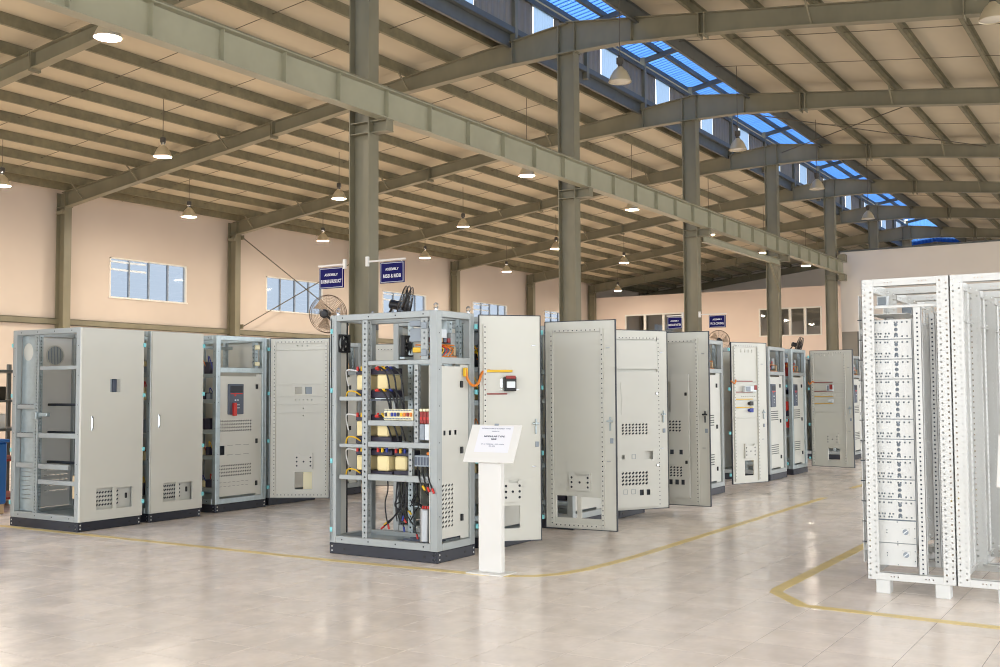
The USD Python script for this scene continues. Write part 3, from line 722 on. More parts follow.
def inner_front(c, w, y0, y1, z0, z1, holes=(), x=-0.03, hinge_z=(1.55, 0.96, 0.36), margin=None, name='inner_door', m='cabin'):
    D = part(c, name, MB().plate(cutsheet(y0, y1, z0, z1, list(holes)), 0.004, FRONT(x)), m)
    part(D, 'edge', MB().box(x - 0.02, x, y0, y0 + 0.003, z0, z1).box(x - 0.02, x, y1 - 0.003, y1, z0, z1).box(x - 0.02, x, y0, y1, z0, z0 + 0.003), m)
    for z in hinge_z: part(D, 'hinge', MB().cbox(x + 0.002, x + 0.022, y1 - 0.012, y1 + 0.02, z - 0.03, z + 0.03, 0.004), 'black')
    if margin:
        part(c, 'door_surround', MB().box(x - 0.01, x - 0.002, y1 + 0.004, margin, z0 - 0.03, z1 + 0.03), m)
    return D
def breaker(c, x, y0, y1, z0, z1, m='brk', lever=True):
    B = part(c, 'breaker', MB().cbox(x, x + 0.025, y0, y1, z0, z1, 0.006), m, label='dark slate circuit breaker front')
    w_, h_ = y1 - y0, z1 - z0
    part(B, 'display', MB().cbox(x + 0.025, x + 0.03, y0 + 0.1 * w_, y1 - 0.1 * w_, z1 - 0.28 * h_, z1 - 0.06 * h_, 0.002), 'plinth')
    part(B, 'stripe', MB().box(x + 0.025, x + 0.028, y0 + 0.12 * w_, y1 - 0.1 * w_, z1 - 0.335 * h_, z1 - 0.30 * h_), 'red')
    for fy in (0.42, 0.58): part(B, 'button', MB().cbox(x + 0.025, x + 0.034, y0 + (fy - 0.04) * w_, y0 + (fy + 0.04) * w_, z0 + 0.44 * h_, z0 + 0.49 * h_, 0.002), 'lcd')
    part(B, 'indicator', MB().cbox(x + 0.025, x + 0.032, y0 + 0.34 * w_, y0 + 0.46 * w_, z0 + 0.60 * h_, z0 + 0.65 * h_, 0.002), 'red')
    for fz in (0.2, 0.3): part(B, 'legend', MB().box(x + 0.025, x + 0.027, y0 + 0.5 * w_, y0 + 0.72 * w_, z0 + fz * h_, z0 + (fz + 0.02) * h_), 'lcd')
    if lever: part(B, 'lever', MB().cbox(x + 0.025, x + 0.07, y0 + 0.22 * w_, y0 + 0.4 * w_, z0 - 0.05 * h_, z0 + 0.38 * h_, 0.006), 'red')
def dev(c, name, m, x0, x1, y0, y1, z0, z1, r=0.005, **kw): return part(c, name, MB().cbox(x0, x1, y0, y1, z0, z1, r), m, **kw)
def upper_bay(c, w, d, seed, warm=True, plate=True):
    """rail, back plate, breakers, busbars and wiring behind the open top of the front"""
    rng = random.Random(seed)
    part(c, 'cross_rail', MB().cbox(-0.06, 0, 0.071, w - 0.071, 1.73, 1.79, 0.004), 'frame')
    if plate: part(c, 'mounting_plate', MB().box(-0.36, -0.355, 0.05, w - 0.05, 1.78, 2.14), 'galv')
    perf_post(c, -0.12, -0.08, w - 0.13, w - 0.09, 1.79, 2.14)
    dev(c, 'duct', 'devgrey', -0.35, -0.22, 0.06, w - 0.18, 2.07, 2.12)
    dev(c, 'relay', 'lcd', -0.35, -0.15, 0.30 * w, 0.62 * w, 1.93, 2.05)
    dev(c, 'relay', 'devgrey', -0.35, -0.15, 0.12 * w, 0.28 * w, 1.93, 2.05)
    dev(c, 'busbar', 'orange' if warm else 'brk', -0.30, -0.08, 0.08, w - 0.20, 1.897, 1.908)
    dev(c, 'contactor', 'yel' if warm else 'devgrey', -0.33, -0.1, 0.14 * w, 0.36 * w, 1.835, 1.882)
    dev(c, 'contactor', 'brk', -0.33, -0.1, 0.40 * w, 0.60 * w, 1.83, 1.885)
    dev(c, 'wire_duct', 'orange' if warm else 'yel', -0.25, -0.07, 0.08, w - 0.18, 1.793, 1.803)
    dev(c, 'relay', 'frame', -0.30, -0.12, 0.66 * w, 0.78 * w, 1.84, 2.02)
    for k in range(5): dev(c, 'terminal', ('maroon', 'core', 'wood', 'brk', 'maroon')[k], -0.20, -0.09, 0.10 * w + k * 0.1 * w, 0.17 * w + k * 0.1 * w, 1.925, 1.965, 0.003)
    for i in range(4):
        y = 0.12 + 0.05 * i + rng.random() * 0.02
        part(c, 'wire', MB().tube(catmull([(-0.1, y, 1.9), (-0.06, y + 0.05, 1.86), (-0.08, y + 0.02, 1.80)], 5), 0.006, 5), rng.choice(['red', 'orange', 'yel', 'rubber']))
    part(c, 'riser', MB().cbox(-0.12, -0.09, w - 0.20, w - 0.17, 1.81, 1.89, 0.003), 'wood' if warm else 'devgrey')
def clutter(c, seed, x0, x1, y, zs, w=0.5):
    """components along the open left side"""
    rng = random.Random(seed)
    for z in zs:
        part(c, 'shelf_rail', MB().cbox(x0 + 0.001, x1 - 0.001, y + 0.02, y + 0.06, z - 0.05, z, 0.004), 'galv')
        x = x0 + 0.05
        while x < x1 - 0.12:
            ww = rng.uniform(0.06, 0.13); hh = rng.uniform(0.07, 0.16)
            m = rng.choice(['beige', 'core', 'devgrey', 'maroon', 'brk', 'black', 'beige', 'core'])
            dev(c, 'component', m, x, x + ww, y + 0.07, y + 0.22, z + 0.002, z + hh)
            if rng.random() < 0.7:
                part(c, 'wire', MB().tube(catmull([(x + ww / 2, y + 0.1, z + hh), (x + ww / 2 + 0.05, y + 0.06, z + hh + 0.07), (x + ww / 2 + 0.1, y + 0.09, z + 0.03)], 5), 0.006, 5), rng.choice(['red', 'yel', 'rubber', 'rubber', 'blue', 'orange']))
            x += ww + rng.uniform(0.01, 0.06)
def vent_fan(c, x, y, z, r, axis):
    """a small square black ventilation fan; axis 'x' or 'y'"""
    b = MB()
    T = frame_T((x, y, z), (0, 1, 0), (0, 0, 1), (1, 0, 0)) if axis == 'x' else frame_T((x, y, z), (1, 0, 0), (0, 0, 1), (0, -1, 0))
    ring = sbox(-r, -r, r, r).buffer(-0.01).buffer(0.01).difference(Point(0, 0).buffer(r * 0.9, 8))
    F = part(c, 'vent_fan', MB().plate(ring, 0.04, T), 'black')
    h = MB().plate(Point(0, 0).buffer(r * 0.36, 6), 0.03, T); part(F, 'hub', h, 'fanblack')
    for k in range(7):
        bl = affinity.rotate(Polygon([(r * 0.3, -r * 0.14), (r * 0.88, -r * 0.26), (r * 0.88, r * 0.1), (r * 0.3, r * 0.14)]), k * 360 / 7, origin=(0, 0))
        part(F, 'blade', MB().plate(bl, 0.004, T @ frame_T((0, 0, 0.012), (1, 0, 0), (0, 1, 0), (0, 0, 1))), 'fanblack')

# ------------------------------------------------------------------ main row
def rowx(y): return -5.455 - 0.0225 * (y - 7.65)
def eyebolt(c, x, y):
    part(c, 'eyebolt', MB().tube([(x + 0.022 * math.cos(t), y, H + 0.04 + 0.022 * math.sin(t)) for t in np.linspace(0, 2 * math.pi, 13)[:-1]], 0.008, 6, True).cyl((x, y, H), (x, y, H + 0.02), 0.009, 8).cyl((x, y, H), (x, y, H + 0.006), 0.02, 10), 'chrome')

# M1: the open cabinet in front
W1, D1 = 0.59, 1.225
M1 = thing('electrical_cabinet', 'open frame cabinet full of beige coils and black cables behind the white lectern', 'cabinet', (rowx(7.65), 7.65, 0))
skeleton(M1, W1, D1, 'frame', t=0.075)
part(M1, 'front_edge', MB().cbox(-0.075, 0.0, -0.004, 0.0, 0.1, H, 0.002), 'frame')
for (xx, yy) in ((-0.04, 0.04), (-1.16, 0.04), (-0.04, W1 - 0.04), (-1.16, W1 - 0.04)): eyebolt(M1, xx, yy)
perf_post(M1, -0.85, -0.785, 0.012, 0.06, 0.125, 2.14, 'frame')
perf_post(M1, -0.72, -0.66, W1 - 0.06, W1 - 0.012, 0.125, 2.14, 'galv')
perf_post(M1, -0.30, -0.24, W1 - 0.06, W1 - 0.012, 0.125, 2.14, 'galv')
for (a, b, z0, z1) in ((-0.785, -0.076, 1.728, 1.768), (-1.124, -0.85, 1.405, 1.444), (-1.124, -0.85, 0.977, 1.01), (-0.785, -0.076, 0.987, 1.037), (-0.785, -0.265, 1.18, 1.229), (-1.124, -0.85, 0.684, 0.725), (-0.785, -0.076, 0.687, 0.744)):
    part(M1, 'cross_rail', MB().cbox(a + 0.001, b - 0.001, 0.014, 0.055, z0, z1, 0.004), 'frame')
for (a, b, z0, z1) in ((-1.124, -0.72, 1.40, 1.44), (-0.66, -0.30, 1.73, 1.77), (-1.124, -0.72, 0.98, 1.02), (-0.66, -0.30, 0.68, 0.72), (-0.66, -0.30, 0.4, 0.42)):
    part(M1, 'cross_rail', MB().cbox(a + 0.001, b - 0.001, W1 - 0.055, W1 - 0.014, z0, z1, 0.004), 'galv')
perf_post(M1, -0.262, -0.215, 0.016, 0.05, 1.038, 1.727, 'frame')
perf_post(M1, -0.325, -0.284, 0.016, 0.05, 0.745, 0.986, 'frame')
part(M1, 'rear_panel', MB().plate(cutsheet(0.0, 0.19, 0.17, 2.14, [Point(0.10, 1.94).buffer(0.06, 6)]), 0.004, FRONT(-1.19)), 'cab')
part(M1, 'rear_strip', MB().box(-1.20, -1.18, 0.19, 0.205, 0.17, 2.14), 'black', label='black sealing strip')
vent_fan(M1, -1.185, 0.115, 1.94, 0.085, 'x')
part(M1, 'partition', MB().box(-0.64, -0.31, W1 - 0.075, W1 - 0.071, 1.78, 2.13), 'cab')
vent_fan(M1, -0.70, 0.50, 1.915, 0.10, 'x')
part(M1, 'fan_bracket', MB().cbox(-0.71, -0.65, 0.39, 0.53, 1.79, 1.812, 0.003), 'galv')
part(M1, 'partition', MB().box(-0.24, -0.08, W1 - 0.012, W1 - 0.008, 0.15, 1.72), 'cab')
for (z0, y1_, a) in ((1.405, 0.40, -1.124), (0.977, 0.40, -1.124), (0.684, 0.40, -1.124)):
    part(M1, 'shelf', MB().box(-1.12, -0.66, 0.056, y1_, z0, z0 + 0.012), 'brk')
part(M1, 'shelf', MB().box(-0.66, -0.08, 0.056, 0.36, 0.70, 0.712), 'brk')
def reactor(c, xs, z0, z1, y0=0.07):
    h = z1 - z0
    R = part(c, 'reactor', MB().cbox(xs[0] - 0.09, xs[-1] + 0.09, y0 + 0.02, y0 + 0.18, z0, z0 + 0.26 * h).cbox(xs[0] - 0.09, xs[-1] + 0.09, y0 + 0.02, y0 + 0.18, z1 - 0.2 * h, z1), 'core', label='dark reactor core with beige coils')
    for x in xs: part(R, 'coil', MB().cbox(x - 0.066, x + 0.066, y0, y0 + 0.2, z0 + 0.27 * h, z1 - 0.21 * h, 0.012), 'beige')
    for x in xs:
        for k, m in enumerate(('red', 'yel', 'blue')): part(R, 'lug', MB().cyl((x - 0.045 + 0.05 * k, y0 - 0.006, z1 - 0.02), (x - 0.045 + 0.05 * k, y0 - 0.006, z1 + 0.02), 0.012, 8), m)
reactor(M1, [-0.90, -0.66], 1.43, 1.70)
reactor(M1, [-0.90, -0.66], 1.01, 1.275)
reactor(M1, [-0.90, -0.66], 0.70, 0.96)
reactor(M1, [-0.47], 0.715, 0.955, 0.09)
def bundle(c, pts, m='rubber', r=0.0085, tip=None):
    k = part(c, 'cable', MB().tube(catmull(pts, 7), r, 6), m)
    if tip:
        a, b = np.array(pts[-1], float), np.array(pts[-2], float); d_ = (a - b) / np.linalg.norm(a - b)
        part(k, 'sleeve', MB().cyl(a - d_ * 0.01, a + d_ * 0.035, r * 1.5, 8), tip)
for i, m in enumerate(('red', 'yel', 'blue')):
    x = -0.70 + 0.075 * i
    for (zt0, drop) in ((1.70, 0.48), (1.50, 0.30), (1.265, 0.22)):
        bundle(M1, [(x, 0.05, zt0), (x + 0.06, 0.03, zt0 + 0.0), (x + 0.13, 0.04, zt0 - 0.10), (x + 0.15, 0.07, zt0 - drop)])
        part(M1, 'lug', MB().cyl((x - 0.02, 0.05, zt0), (x + 0.025, 0.044, zt0 + 0.002), 0.014, 8), m)
rg = random.Random(3)
for i in range(15):
    x0_ = -0.74 + 0.027 * i + rg.uniform(-0.01, 0.01); y0_ = 0.09 + rg.uniform(0, 0.3)
    zend = rg.uniform(0.17, 0.42); sw = rg.uniform(-0.16, 0.16)
    bundle(M1, [(x0_, y0_, 0.69), (x0_ + rg.uniform(-0.02, 0.02), y0_, 0.58), (x0_ - 0.3 * sw, y0_ - 0.02, 0.47), (x0_ + 0.3 * sw, y0_ - 0.03, zend + 0.08), (x0_ + sw, y0_ - 0.03, zend)], r=0.0062, tip=rg.choice(['red', 'yel', 'blue', 'red', 'yel', None]))
for i in range(3):
    x0_ = -0.24 + 0.05 * i
    bundle(M1, [(x0_, 0.04, 0.84), (x0_ + 0.02, 0.02, 0.78), (x0_ + 0.06, -0.005, 0.70), (x0_ + 0.10, -0.015, 0.655 - 0.01 * i)], r=0.007, tip=('yel', 'red', 'red')[i])
for i in range(3):
    bundle(M1, [(-0.22 + 0.04 * i, 0.12, 0.69), (-0.20 + 0.03 * i, 0.1, 0.6), (-0.12 + 0.01 * i, 0.1, 0.54), (-0.17 + 0.03 * i, 0.09, 0.48)], r=0.005)
for z in (1.66, 1.25, 0.93): bundle(M1, [(-1.10, 0.12, z - 0.12), (-1.11, 0.10, z - 0.02), (-1.06, 0.06, z + 0.03), (-0.95, 0.07, z + 0.02)], 'white', 0.007)
for z in (1.44, 1.02, 0.725): bundle(M1, [(-1.09, 0.07, z - 0.02), (-1.06, 0.06, z + 0.045), (-0.98, 0.06, z + 0.05), (-0.92, 0.08, z + 0.015)], 'yel', 0.007)
TB = part(M1, 'terminal_block', MB().cbox(-0.605, -0.278, 0.02, 0.08, 1.231, 1.332, 0.004), 'creamp', label='cream terminal block')
for i in range(9): part(TB, 'terminal', MB().cbox(-0.59 + 0.035 * i, -0.566 + 0.035 * i, 0.008, 0.022, 1.265, 1.30, 0.003), ['core', 'beige', 'blue', 'blue', 'core', 'yel', 'orange', 'maroon', 'orange'][i])
part(TB, 'screw', sum_boxes([(-0.60 + 0.0175 * i, -0.592 + 0.0175 * i, 0.012, 0.02, z, z + 0.012) for i in range(18) for z in (1.240, 1.315)]), 'devgrey', kind='stuff')
for i in range(3):
    F = dev(M1, 'fuse_switch', 'maroon', -0.205 + 0.037 * i, -0.172 + 0.037 * i, 0.02, 0.10, 1.205, 1.31)
    part(F, 'fuse_cap', MB().cbox(-0.203 + 0.037 * i, -0.174 + 0.037 * i, 0.012, 0.05, 1.312, 1.335, 0.003), 'creamp')
    part(F, 'fuse_label', MB().box(-0.20 + 0.037 * i, -0.177 + 0.037 * i, 0.017, 0.02, 1.24, 1.262), 'red')
for i in range(2): dev(M1, 'fuse_base', 'lcd' if i else 'devgrey', -0.208 + 0.057 * i, -0.155 + 0.057 * i, 0.02, 0.1, 1.06, 1.20)
C_ = dev(M1, 'contactor', 'devgrey', -0.272, -0.108, 0.03, 0.14, 0.825, 0.925)
for i in range(5): part(C_, 'contactor_slot', MB().box(-0.262 + 0.032 * i, -0.244 + 0.032 * i, 0.026, 0.031, 0.84, 0.91), 'brk')
dev(M1, 'contactor_cap', 'orange', -0.14, -0.10, 0.03, 0.1, 0.93, 0.955)
for i in range(2):
    CA = part(M1, 'capacitor', MB().lathe([(0, 0.17), (0.055, 0.17), (0.058, 0.175), (0.058, 0.445), (0.052, 0.455), (0, 0.455)], frame_T((-0.185 + 0.02 * i, 0.09 + 0.18 * i, 0), (1, 0, 0), (0, 1, 0), (0, 0, 1))), 'alu', 30, label='round aluminium capacitor can')
    for k in range(3): part(CA, 'capacitor_terminal', MB().cyl((-0.215 + 0.03 * k + 0.02 * i, 0.085 + 0.18 * i, 0.455), (-0.215 + 0.03 * k + 0.02 * i, 0.085 + 0.18 * i, 0.48), 0.011, 8), 'red')
for i in range(3): part(M1, 'floor_bar', MB().cbox(-0.50, -0.12, 0.07 + 0.1 * i, 0.10 + 0.1 * i, 0.145, 0.165, 0.003), 'brk')
perf_post(M1, -0.20, -0.12, 0.03, 0.05, 1.77, 2.14, 'frame')
dev(M1, 'side_relay', 'devgrey', -0.19, -0.13, 0.02, 0.03, 2.04, 2.10); dev(M1, 'side_relay', 'devgrey', -0.19, -0.13, 0.02, 0.03, 1.80, 1.86)
upper_bay(M1, W1, D1, 5, True, False)
part(M1, 'mounting_plate', MB().box(-0.215, -0.21, 0.06, W1 - 0.14, 1.78, 2.14), 'galv')
vh = vents(0.085, 0.272, 0.285, 0.68, 4, 10, 0.012)
sq = [sbox(y, 1.10, y + 0.036, 1.142) for y in (0.115, 0.20, 0.285)]
inner_front(M1, W1, 0.055, 0.386, 0.20, 1.71, vh + sq, x=-0.02, margin=W1 - 0.075)
part(M1, 'inner_backing', MB().box(-0.05, -0.046, 0.06, 0.42, 0.18, 1.70), 'gasket')  # dark sheet in place of the shade behind the vents
part(M1, 'frame_edge', MB().box(-0.095, -0.085, 0.008, 0.04, 0.17, 1.72), 'cabin')
part(M1, 'hose', MB().tube(catmull([(0.0, 0.44, 1.70), (0.015, 0.45, 1.60), (0.045, 0.49, 1.54), (0.06, 0.56, 1.56), (0.075, 0.61, 1.66), (0.12, 0.67, 1.675)], 8), 0.012, 8), 'orange', label='orange corrugated hose looping to the open door')
dev(M1, 'gland', 'yel', -0.015, 0.012, 0.42, 0.47, 1.62, 1.70)
s1 = open_door(M1, 0.045, 0.59, 0.60, 48.5, cut=[(0.228, 0.390, 0.230, 0.437)], pocket=(0.228, 0.400, 0.474, 0.676), stiff=[('v', 0.042, 0.13, 2.10)], handle=(0.545, 1.19))
D_ = s1('meter', MB().cbox(0.235, 0.345, 1.487, 1.62, 0, 0.06, 0.006), 'black', label='black panel meter with pale display')
s1('meter_display', MB().cbox(0.25, 0.33, 1.515, 1.575, 0.06, 0.068, 0.003), 'lcd'); s1('meter_terminal', MB().cbox(0.24, 0.335, 1.60, 1.628, 0.06, 0.07, 0.003), 'maroon')
s1('meter_bracket', MB().box(0.205, 0.38, 1.50, 1.505, 0, 0.012).box(0.205, 0.225, 1.52, 1.60, 0, 0.012), 'chrome')
s1('wire_duct', MB().cbox(0.07, 0.32, 1.660, 1.682, 0, 0.02, 0.004), 'yel')
s1('wire_duct', MB().cbox(0.06, 0.07, 1.46, 1.67, 0, 0.015, 0.003).cbox(0.07, 0.27, 1.456, 1.468, 0, 0.015, 0.003), 'maroon')
tapes(M1, [(0.02, 0.59, 2.08), (0.02, 0.59, 1.48), (0.02, 0.60, 0.85), (0.02, 0.60, 0.26), (-1.205, 0.01, 2.05), (-1.205, 0.01, 1.5), (-1.205, 0.01, 0.85), (-1.205, 0.01, 0.22)])
part(M1, 'edge_strip', MB().box(-1.212, -1.201, 0.0, 0.02, 0.12, 2.17), 'white')

# M2 ... M8: the row behind it
def row_cabinet(label, y, w, seed, front=True, open_left=True, m='frame', brk=None, top=True, left_clutter=True):
    c = thing('electrical_cabinet', label, 'cabinet', (rowx(y), y, 0))
    skeleton(c, w, 1.2, m, dots=False)
    part(c, 'rear_panel', MB().box(-1.2, -1.196, 0.07, w - 0.07, 0.17, 2.14), 'cab')
    part(c, 'side_panel', MB().box(-1.13, -0.07, w - 0.004, w, 0.17, 2.14), 'cab')
    if open_left:
        perf_post(c, -0.45, -0.39, 0.012, 0.06, 0.17, 2.14, 'galv')
        if left_clutter: clutter(c, seed, -0.39, -0.07, 0.0, (1.72, 1.40, 1.02, 0.70, 0.30))
        part(c, 'partition', MB().box(-0.9, -0.896, 0.05, w - 0.07, 0.17, 2.14), 'cab')
    else:
        part(c, 'side_panel', MB().box(-1.13, -0.07, 0, 0.004, 0.17, 2.14), 'cab')
    if top: upper_bay(c, w, 1.2, seed)
    if front:
        hs = []
        for z0, z1 in ((0.98, 1.14), (0.42, 0.59)): hs += [sbox(0.10 * w + 0.07, z, 0.62 * w, z + 0.012) for z in np.arange(z0, z1, 0.035)]
        inner_front(c, w, 0.06, 0.72 * w, 0.19, 1.70, hs, margin=w - 0.07)
        part(c, 'inner_backing', MB().box(-0.07, -0.066, 0.05, w - 0.08, 0.19, 1.69), 'gasket')  # dark sheet in place of interior shade behind the vent slots
        if brk: breaker(c, -0.025, 0.12, 0.12 + brk, 1.20, 1.58, lever=False)
    return c
def pane_door(sub, a0, a1, z0, z1, holes, m='cabin', c0=0.03):
    sub('inner_door', MB().plate(cutsheet(a0, a1, z0, z1, holes), 0.006, frame_T((0, 0, c0), (1, 0, 0), (0, 1, 0), (0, 0, 1))).box(a1 - 0.003, a1, z0, z1, c0 - 0.025, c0).box(a0, a1, z1 - 0.003, z1, c0 - 0.025, c0).box(a0, a1, z0, z0 + 0.003, c0 - 0.025, c0), m)
    return None
def shade_behind(sub, a0, a1, z0, z1, c=0.012): sub('inner_door_core', MB().box(a0 + 0.006, a1 - 0.006, z0, z1, c, c + 0.003), 'gasket')  # paints the shade behind the inner door holes as a dark strip
def put(c, cy):  # cabinet-local hinge from world numbers
    t = stage.GetPrimAtPath(c).GetAttribute('xformOp:translate').Get(); return cy[0] - t[0], cy[1] - t[1]

M2 = row_cabinet('second cabinet of the right row, wide swung open door with two square cutouts', 8.60, 0.87, 21, brk=0.2)
hx, hy = put(M2, (-5.44, 9.512))
open_door(M2, hx, hy, 0.774, 4.2, cut=[(0.12, 0.345, 0.22, 0.44), (0.393, 0.62, 0.22, 0.432)], pocket=(0.27, 0.50, 0.495, 0.675),
          stiff=[('v', 0.065, 0.14, 2.10), ('v', 0.615, 0.14, 2.10), ('h', 2.075, 0.10, 0.61), ('h', 0.135, 0.10, 0.61)], handle=(0.712, 1.19))
tapes(M2, [(hx - 0.02, hy - 0.03, z) for z in (2.08, 1.52, 0.86, 0.22)])

M3 = row_cabinet('third cabinet of the right row, open door with tall pale vented inner panel', 10.22, 0.86, 33, brk=0.2)
hx, hy = put(M3, (-5.48, 11.11))
hs = vents(0.105, 0.485, 0.975, 1.11, 8, 4, 0.013) + vents(0.10, 0.48, 0.395, 0.56, 8, 4, 0.015) + [sbox(0.425, 0.69, 0.547, 0.785), sbox(0.11, 0.70, 0.15, 0.75), sbox(0.357, 0.28, 0.415, 0.345), sbox(0.455, 0.28, 0.505, 0.345)]
s3 = open_door(M3, hx, hy, 0.80, 60.7, stiff=[('v', 0.64, 0.14, 2.11), ('h', 2.08, 0.03, 0.63)], handle=(0.725, 1.21))
pane_door(s3, 0.01, 0.628, 0.145, 1.70, hs)
for z0, z1 in ((0.97, 1.12), (0.38, 0.58), (0.27, 0.36)): shade_behind(s3, 0.09, 0.52, z0, z1)
s3('upper_panel', MB().box(0.01, 0.634, 1.735, 2.06, 0.02, 0.024), 'cabin')
s3('window_frame', MB().box(0.107, 0.30, 1.21, 1.58, 0.0365, 0.039), 'cabin')
for (a, z) in ((0.13, 0.30), (0.24, 0.30), (0.25, 0.70)):
    s3('knockout', MB().plate(sbox(a, z, a + 0.055, z + 0.055).difference(sbox(a + 0.004, z + 0.004, a + 0.051, z + 0.051)), 0.002, frame_T((0, 0, 0.0362), (1, 0, 0), (0, 1, 0), (0, 0, 1))), 'devgrey')
for z in (1.45, 0.62): s3('knob', MB().cbox(0.595, 0.62, z - 0.015, z + 0.015, 0.036, 0.05, 0.004), 'chrome')
tapes(M3, [(hx, hy - 0.03, z) for z in (2.08, 0.86)])

M4 = row_cabinet('fourth cabinet of the right row, open door with dark lock lever and narrow inner panel', 11.36, 0.76, 44, brk=0.2)
hx, hy = put(M4, (-5.50, 12.144))
hs = vents(0.17, 0.46, 0.985, 1.13, 7, 4, 0.012) + vents(0.17, 0.47, 0.45, 0.58, 7, 4, 0.012) + [sbox(0.12, 1.225, 0.33, 1.585), sbox(0.31, 0.72, 0.36, 0.775), sbox(0.43, 0.72, 0.475, 0.775), sbox(0.295, 0.36, 0.34, 0.42), sbox(0.372, 0.36, 0.42, 0.42), sbox(0.45, 0.36, 0.495, 0.42)]
s4 = open_door(M4, hx, hy, 0.802, 0.0, stiff=[('v', 0.63, 0.14, 2.11), ('h', 2.06, 0.03, 0.62)], handle=(0.745, 1.20), darkh=True)
pane_door(s4, 0.01, 0.558, 0.204, 1.68, hs, c0=0.05)
for z0, z1 in ((0.97, 1.14), (0.44, 0.59), (0.35, 0.43), (0.71, 0.785)): shade_behind(s4, 0.12, 0.53, z0, z1, 0.03)
for z in (1.44, 0.63): s4('knob', MB().cbox(0.51, 0.54, z - 0.02, z + 0.02, 0.056, 0.075, 0.005), 'black')

def meter_door(c, W, ang, hinge, k, dots_z, zs, a1, metr, comp, pocket, win, handle):
    hx, hy = put(c, hinge)
    pts = [(a, dots_z + dz) for a in np.linspace(0.22, 0.46, 4) for dz in (0, 0.025)] + [(a, zs[1] - 0.05) for a in np.linspace(0.22, 0.50, 7)]
    s = open_door(c, hx, hy, W, ang, cut=[win], holes=[sbox(x - 0.008, z - 0.008, x + 0.008, z + 0.008) for x, z in pts], pocket=pocket,
                  stiff=[('v', 0.045, 0.15, 2.13), ('v', a1, 0.15, 2.13), ('h', 2.12, 0.08, a1 - 0.005)], rungs=[(z, 0.078, a1 - 0.003) for z in zs + [zs[-1] - 0.14]], handle=handle)
    for z, m in zip(zs, ('maroon', 'maroon', 'yel', 'yel')): s('wire_duct', MB().cbox(0.085, metr[1] - 0.02, z + 0.008, z + 0.02, 0, 0.012, 0.003), m)
    a0, a2, b0, b1 = metr
    s('meter', MB().cbox(a0, a2, b0, b1, 0, 0.06, 0.006), 'lcd'); s('meter_cover', MB().cbox(a0 + 0.02, a0 + 0.45 * (a2 - a0), b0 + 0.01, b1 - 0.01, 0.06, 0.07, 0.003), 'devgrey')
    s('meter_terminal', MB().cbox(a2 - 0.05, a2 + 0.01, b0 + 0.03, b1 + 0.01, 0.06, 0.07, 0.003), 'maroon')
    for (a, z, m) in comp: s('pushbutton', MB().cyl((a, z, 0), (a, z, 0.05), 0.022, 10).cbox(a + 0.02, a + 0.07, z - 0.03, z + 0.03, 0, 0.04, 0.004), m)
    s('pipe', MB().tube(catmull([(-0.03, 1.62, 0.02), (0.02, 1.58, 0.05), (0.06, 1.63, 0.03), (0.09, zs[0] + 0.012, 0.015)], 6), 0.01, 6), 'orange')
    return s, hx, hy
M5 = row_cabinet('fifth cabinet of the right row, orange hose looping to a door with a blue button', 14.18, 0.86, 55, brk=0.2)
_, hx, hy = meter_door(M5, 0.788, 68.5, (-5.522, 15.142), 5, 2.05, [1.60, 1.44, 1.335, 1.215], 0.565, (0.233, 0.48, 1.455, 1.545), [(0.37, 1.285, 'black'), (0.37, 1.185, 'blue')], (0.255, 0.50, 0.486, 0.692), (0.268, 0.465, 0.224, 0.445), (0.695, 1.15))
tapes(M5, [(hx - 0.02, hy - 0.03, z) for z in (2.08, 1.5, 0.86, 0.25)])
M6 = row_cabinet('sixth cabinet of the right row, no open door, slate breaker on its face', 17.32, 0.88, 66, brk=0.24)
M7 = row_cabinet('seventh cabinet of the right row, open galvanised side, wide door facing the front', 18.68, 0.84, 77, m='galv', brk=0.2)
_, hx, hy = meter_door(M7, 0.852, -16.2, (-5.64, 19.56), 7, 2.10, [1.60, 1.44, 1.345, 1.22], 0.68, (0.36, 0.477, 1.455, 1.565), [(0.40, 1.285, 'lcd')], (0.32, 0.558, 0.515, 0.697), (0.332, 0.568, 0.235, 0.445), (0.788, 1.15))
tapes(M7, [(hx - 0.02, hy - 0.03, z) for z in (2.08, 1.5, 0.86, 0.25)] + [(-0.1, -0.01, 1.55), (-0.1, -0.01, 0.95), (-0.1, -0.01, 0.2)])
for z in (1.2, 0.9): dev(M7, 'relay', 'red', -0.2, -0.08, 0.02, 0.1, z - 0.08, z + 0.08)
M8 = row_cabinet('far cabinet of the right row beside the white racks, yellow hose down its side', 23.3, 0.9, 88, brk=0.2)
part(M8, 'hose', MB().tube(catmull([(-0.1, -0.03, 1.9), (-0.05, -0.05, 1.5), (-0.12, -0.04, 1.2), (-0.04, -0.05, 0.95), (-0.1, -0.03, 0.7)], 6), 0.03, 8), 'yel', label='yellow hose')
M9 = row_cabinet('last cabinet of the right row, mostly hidden behind the white racks', 24.3, 0.9, 89, brk=0.2)

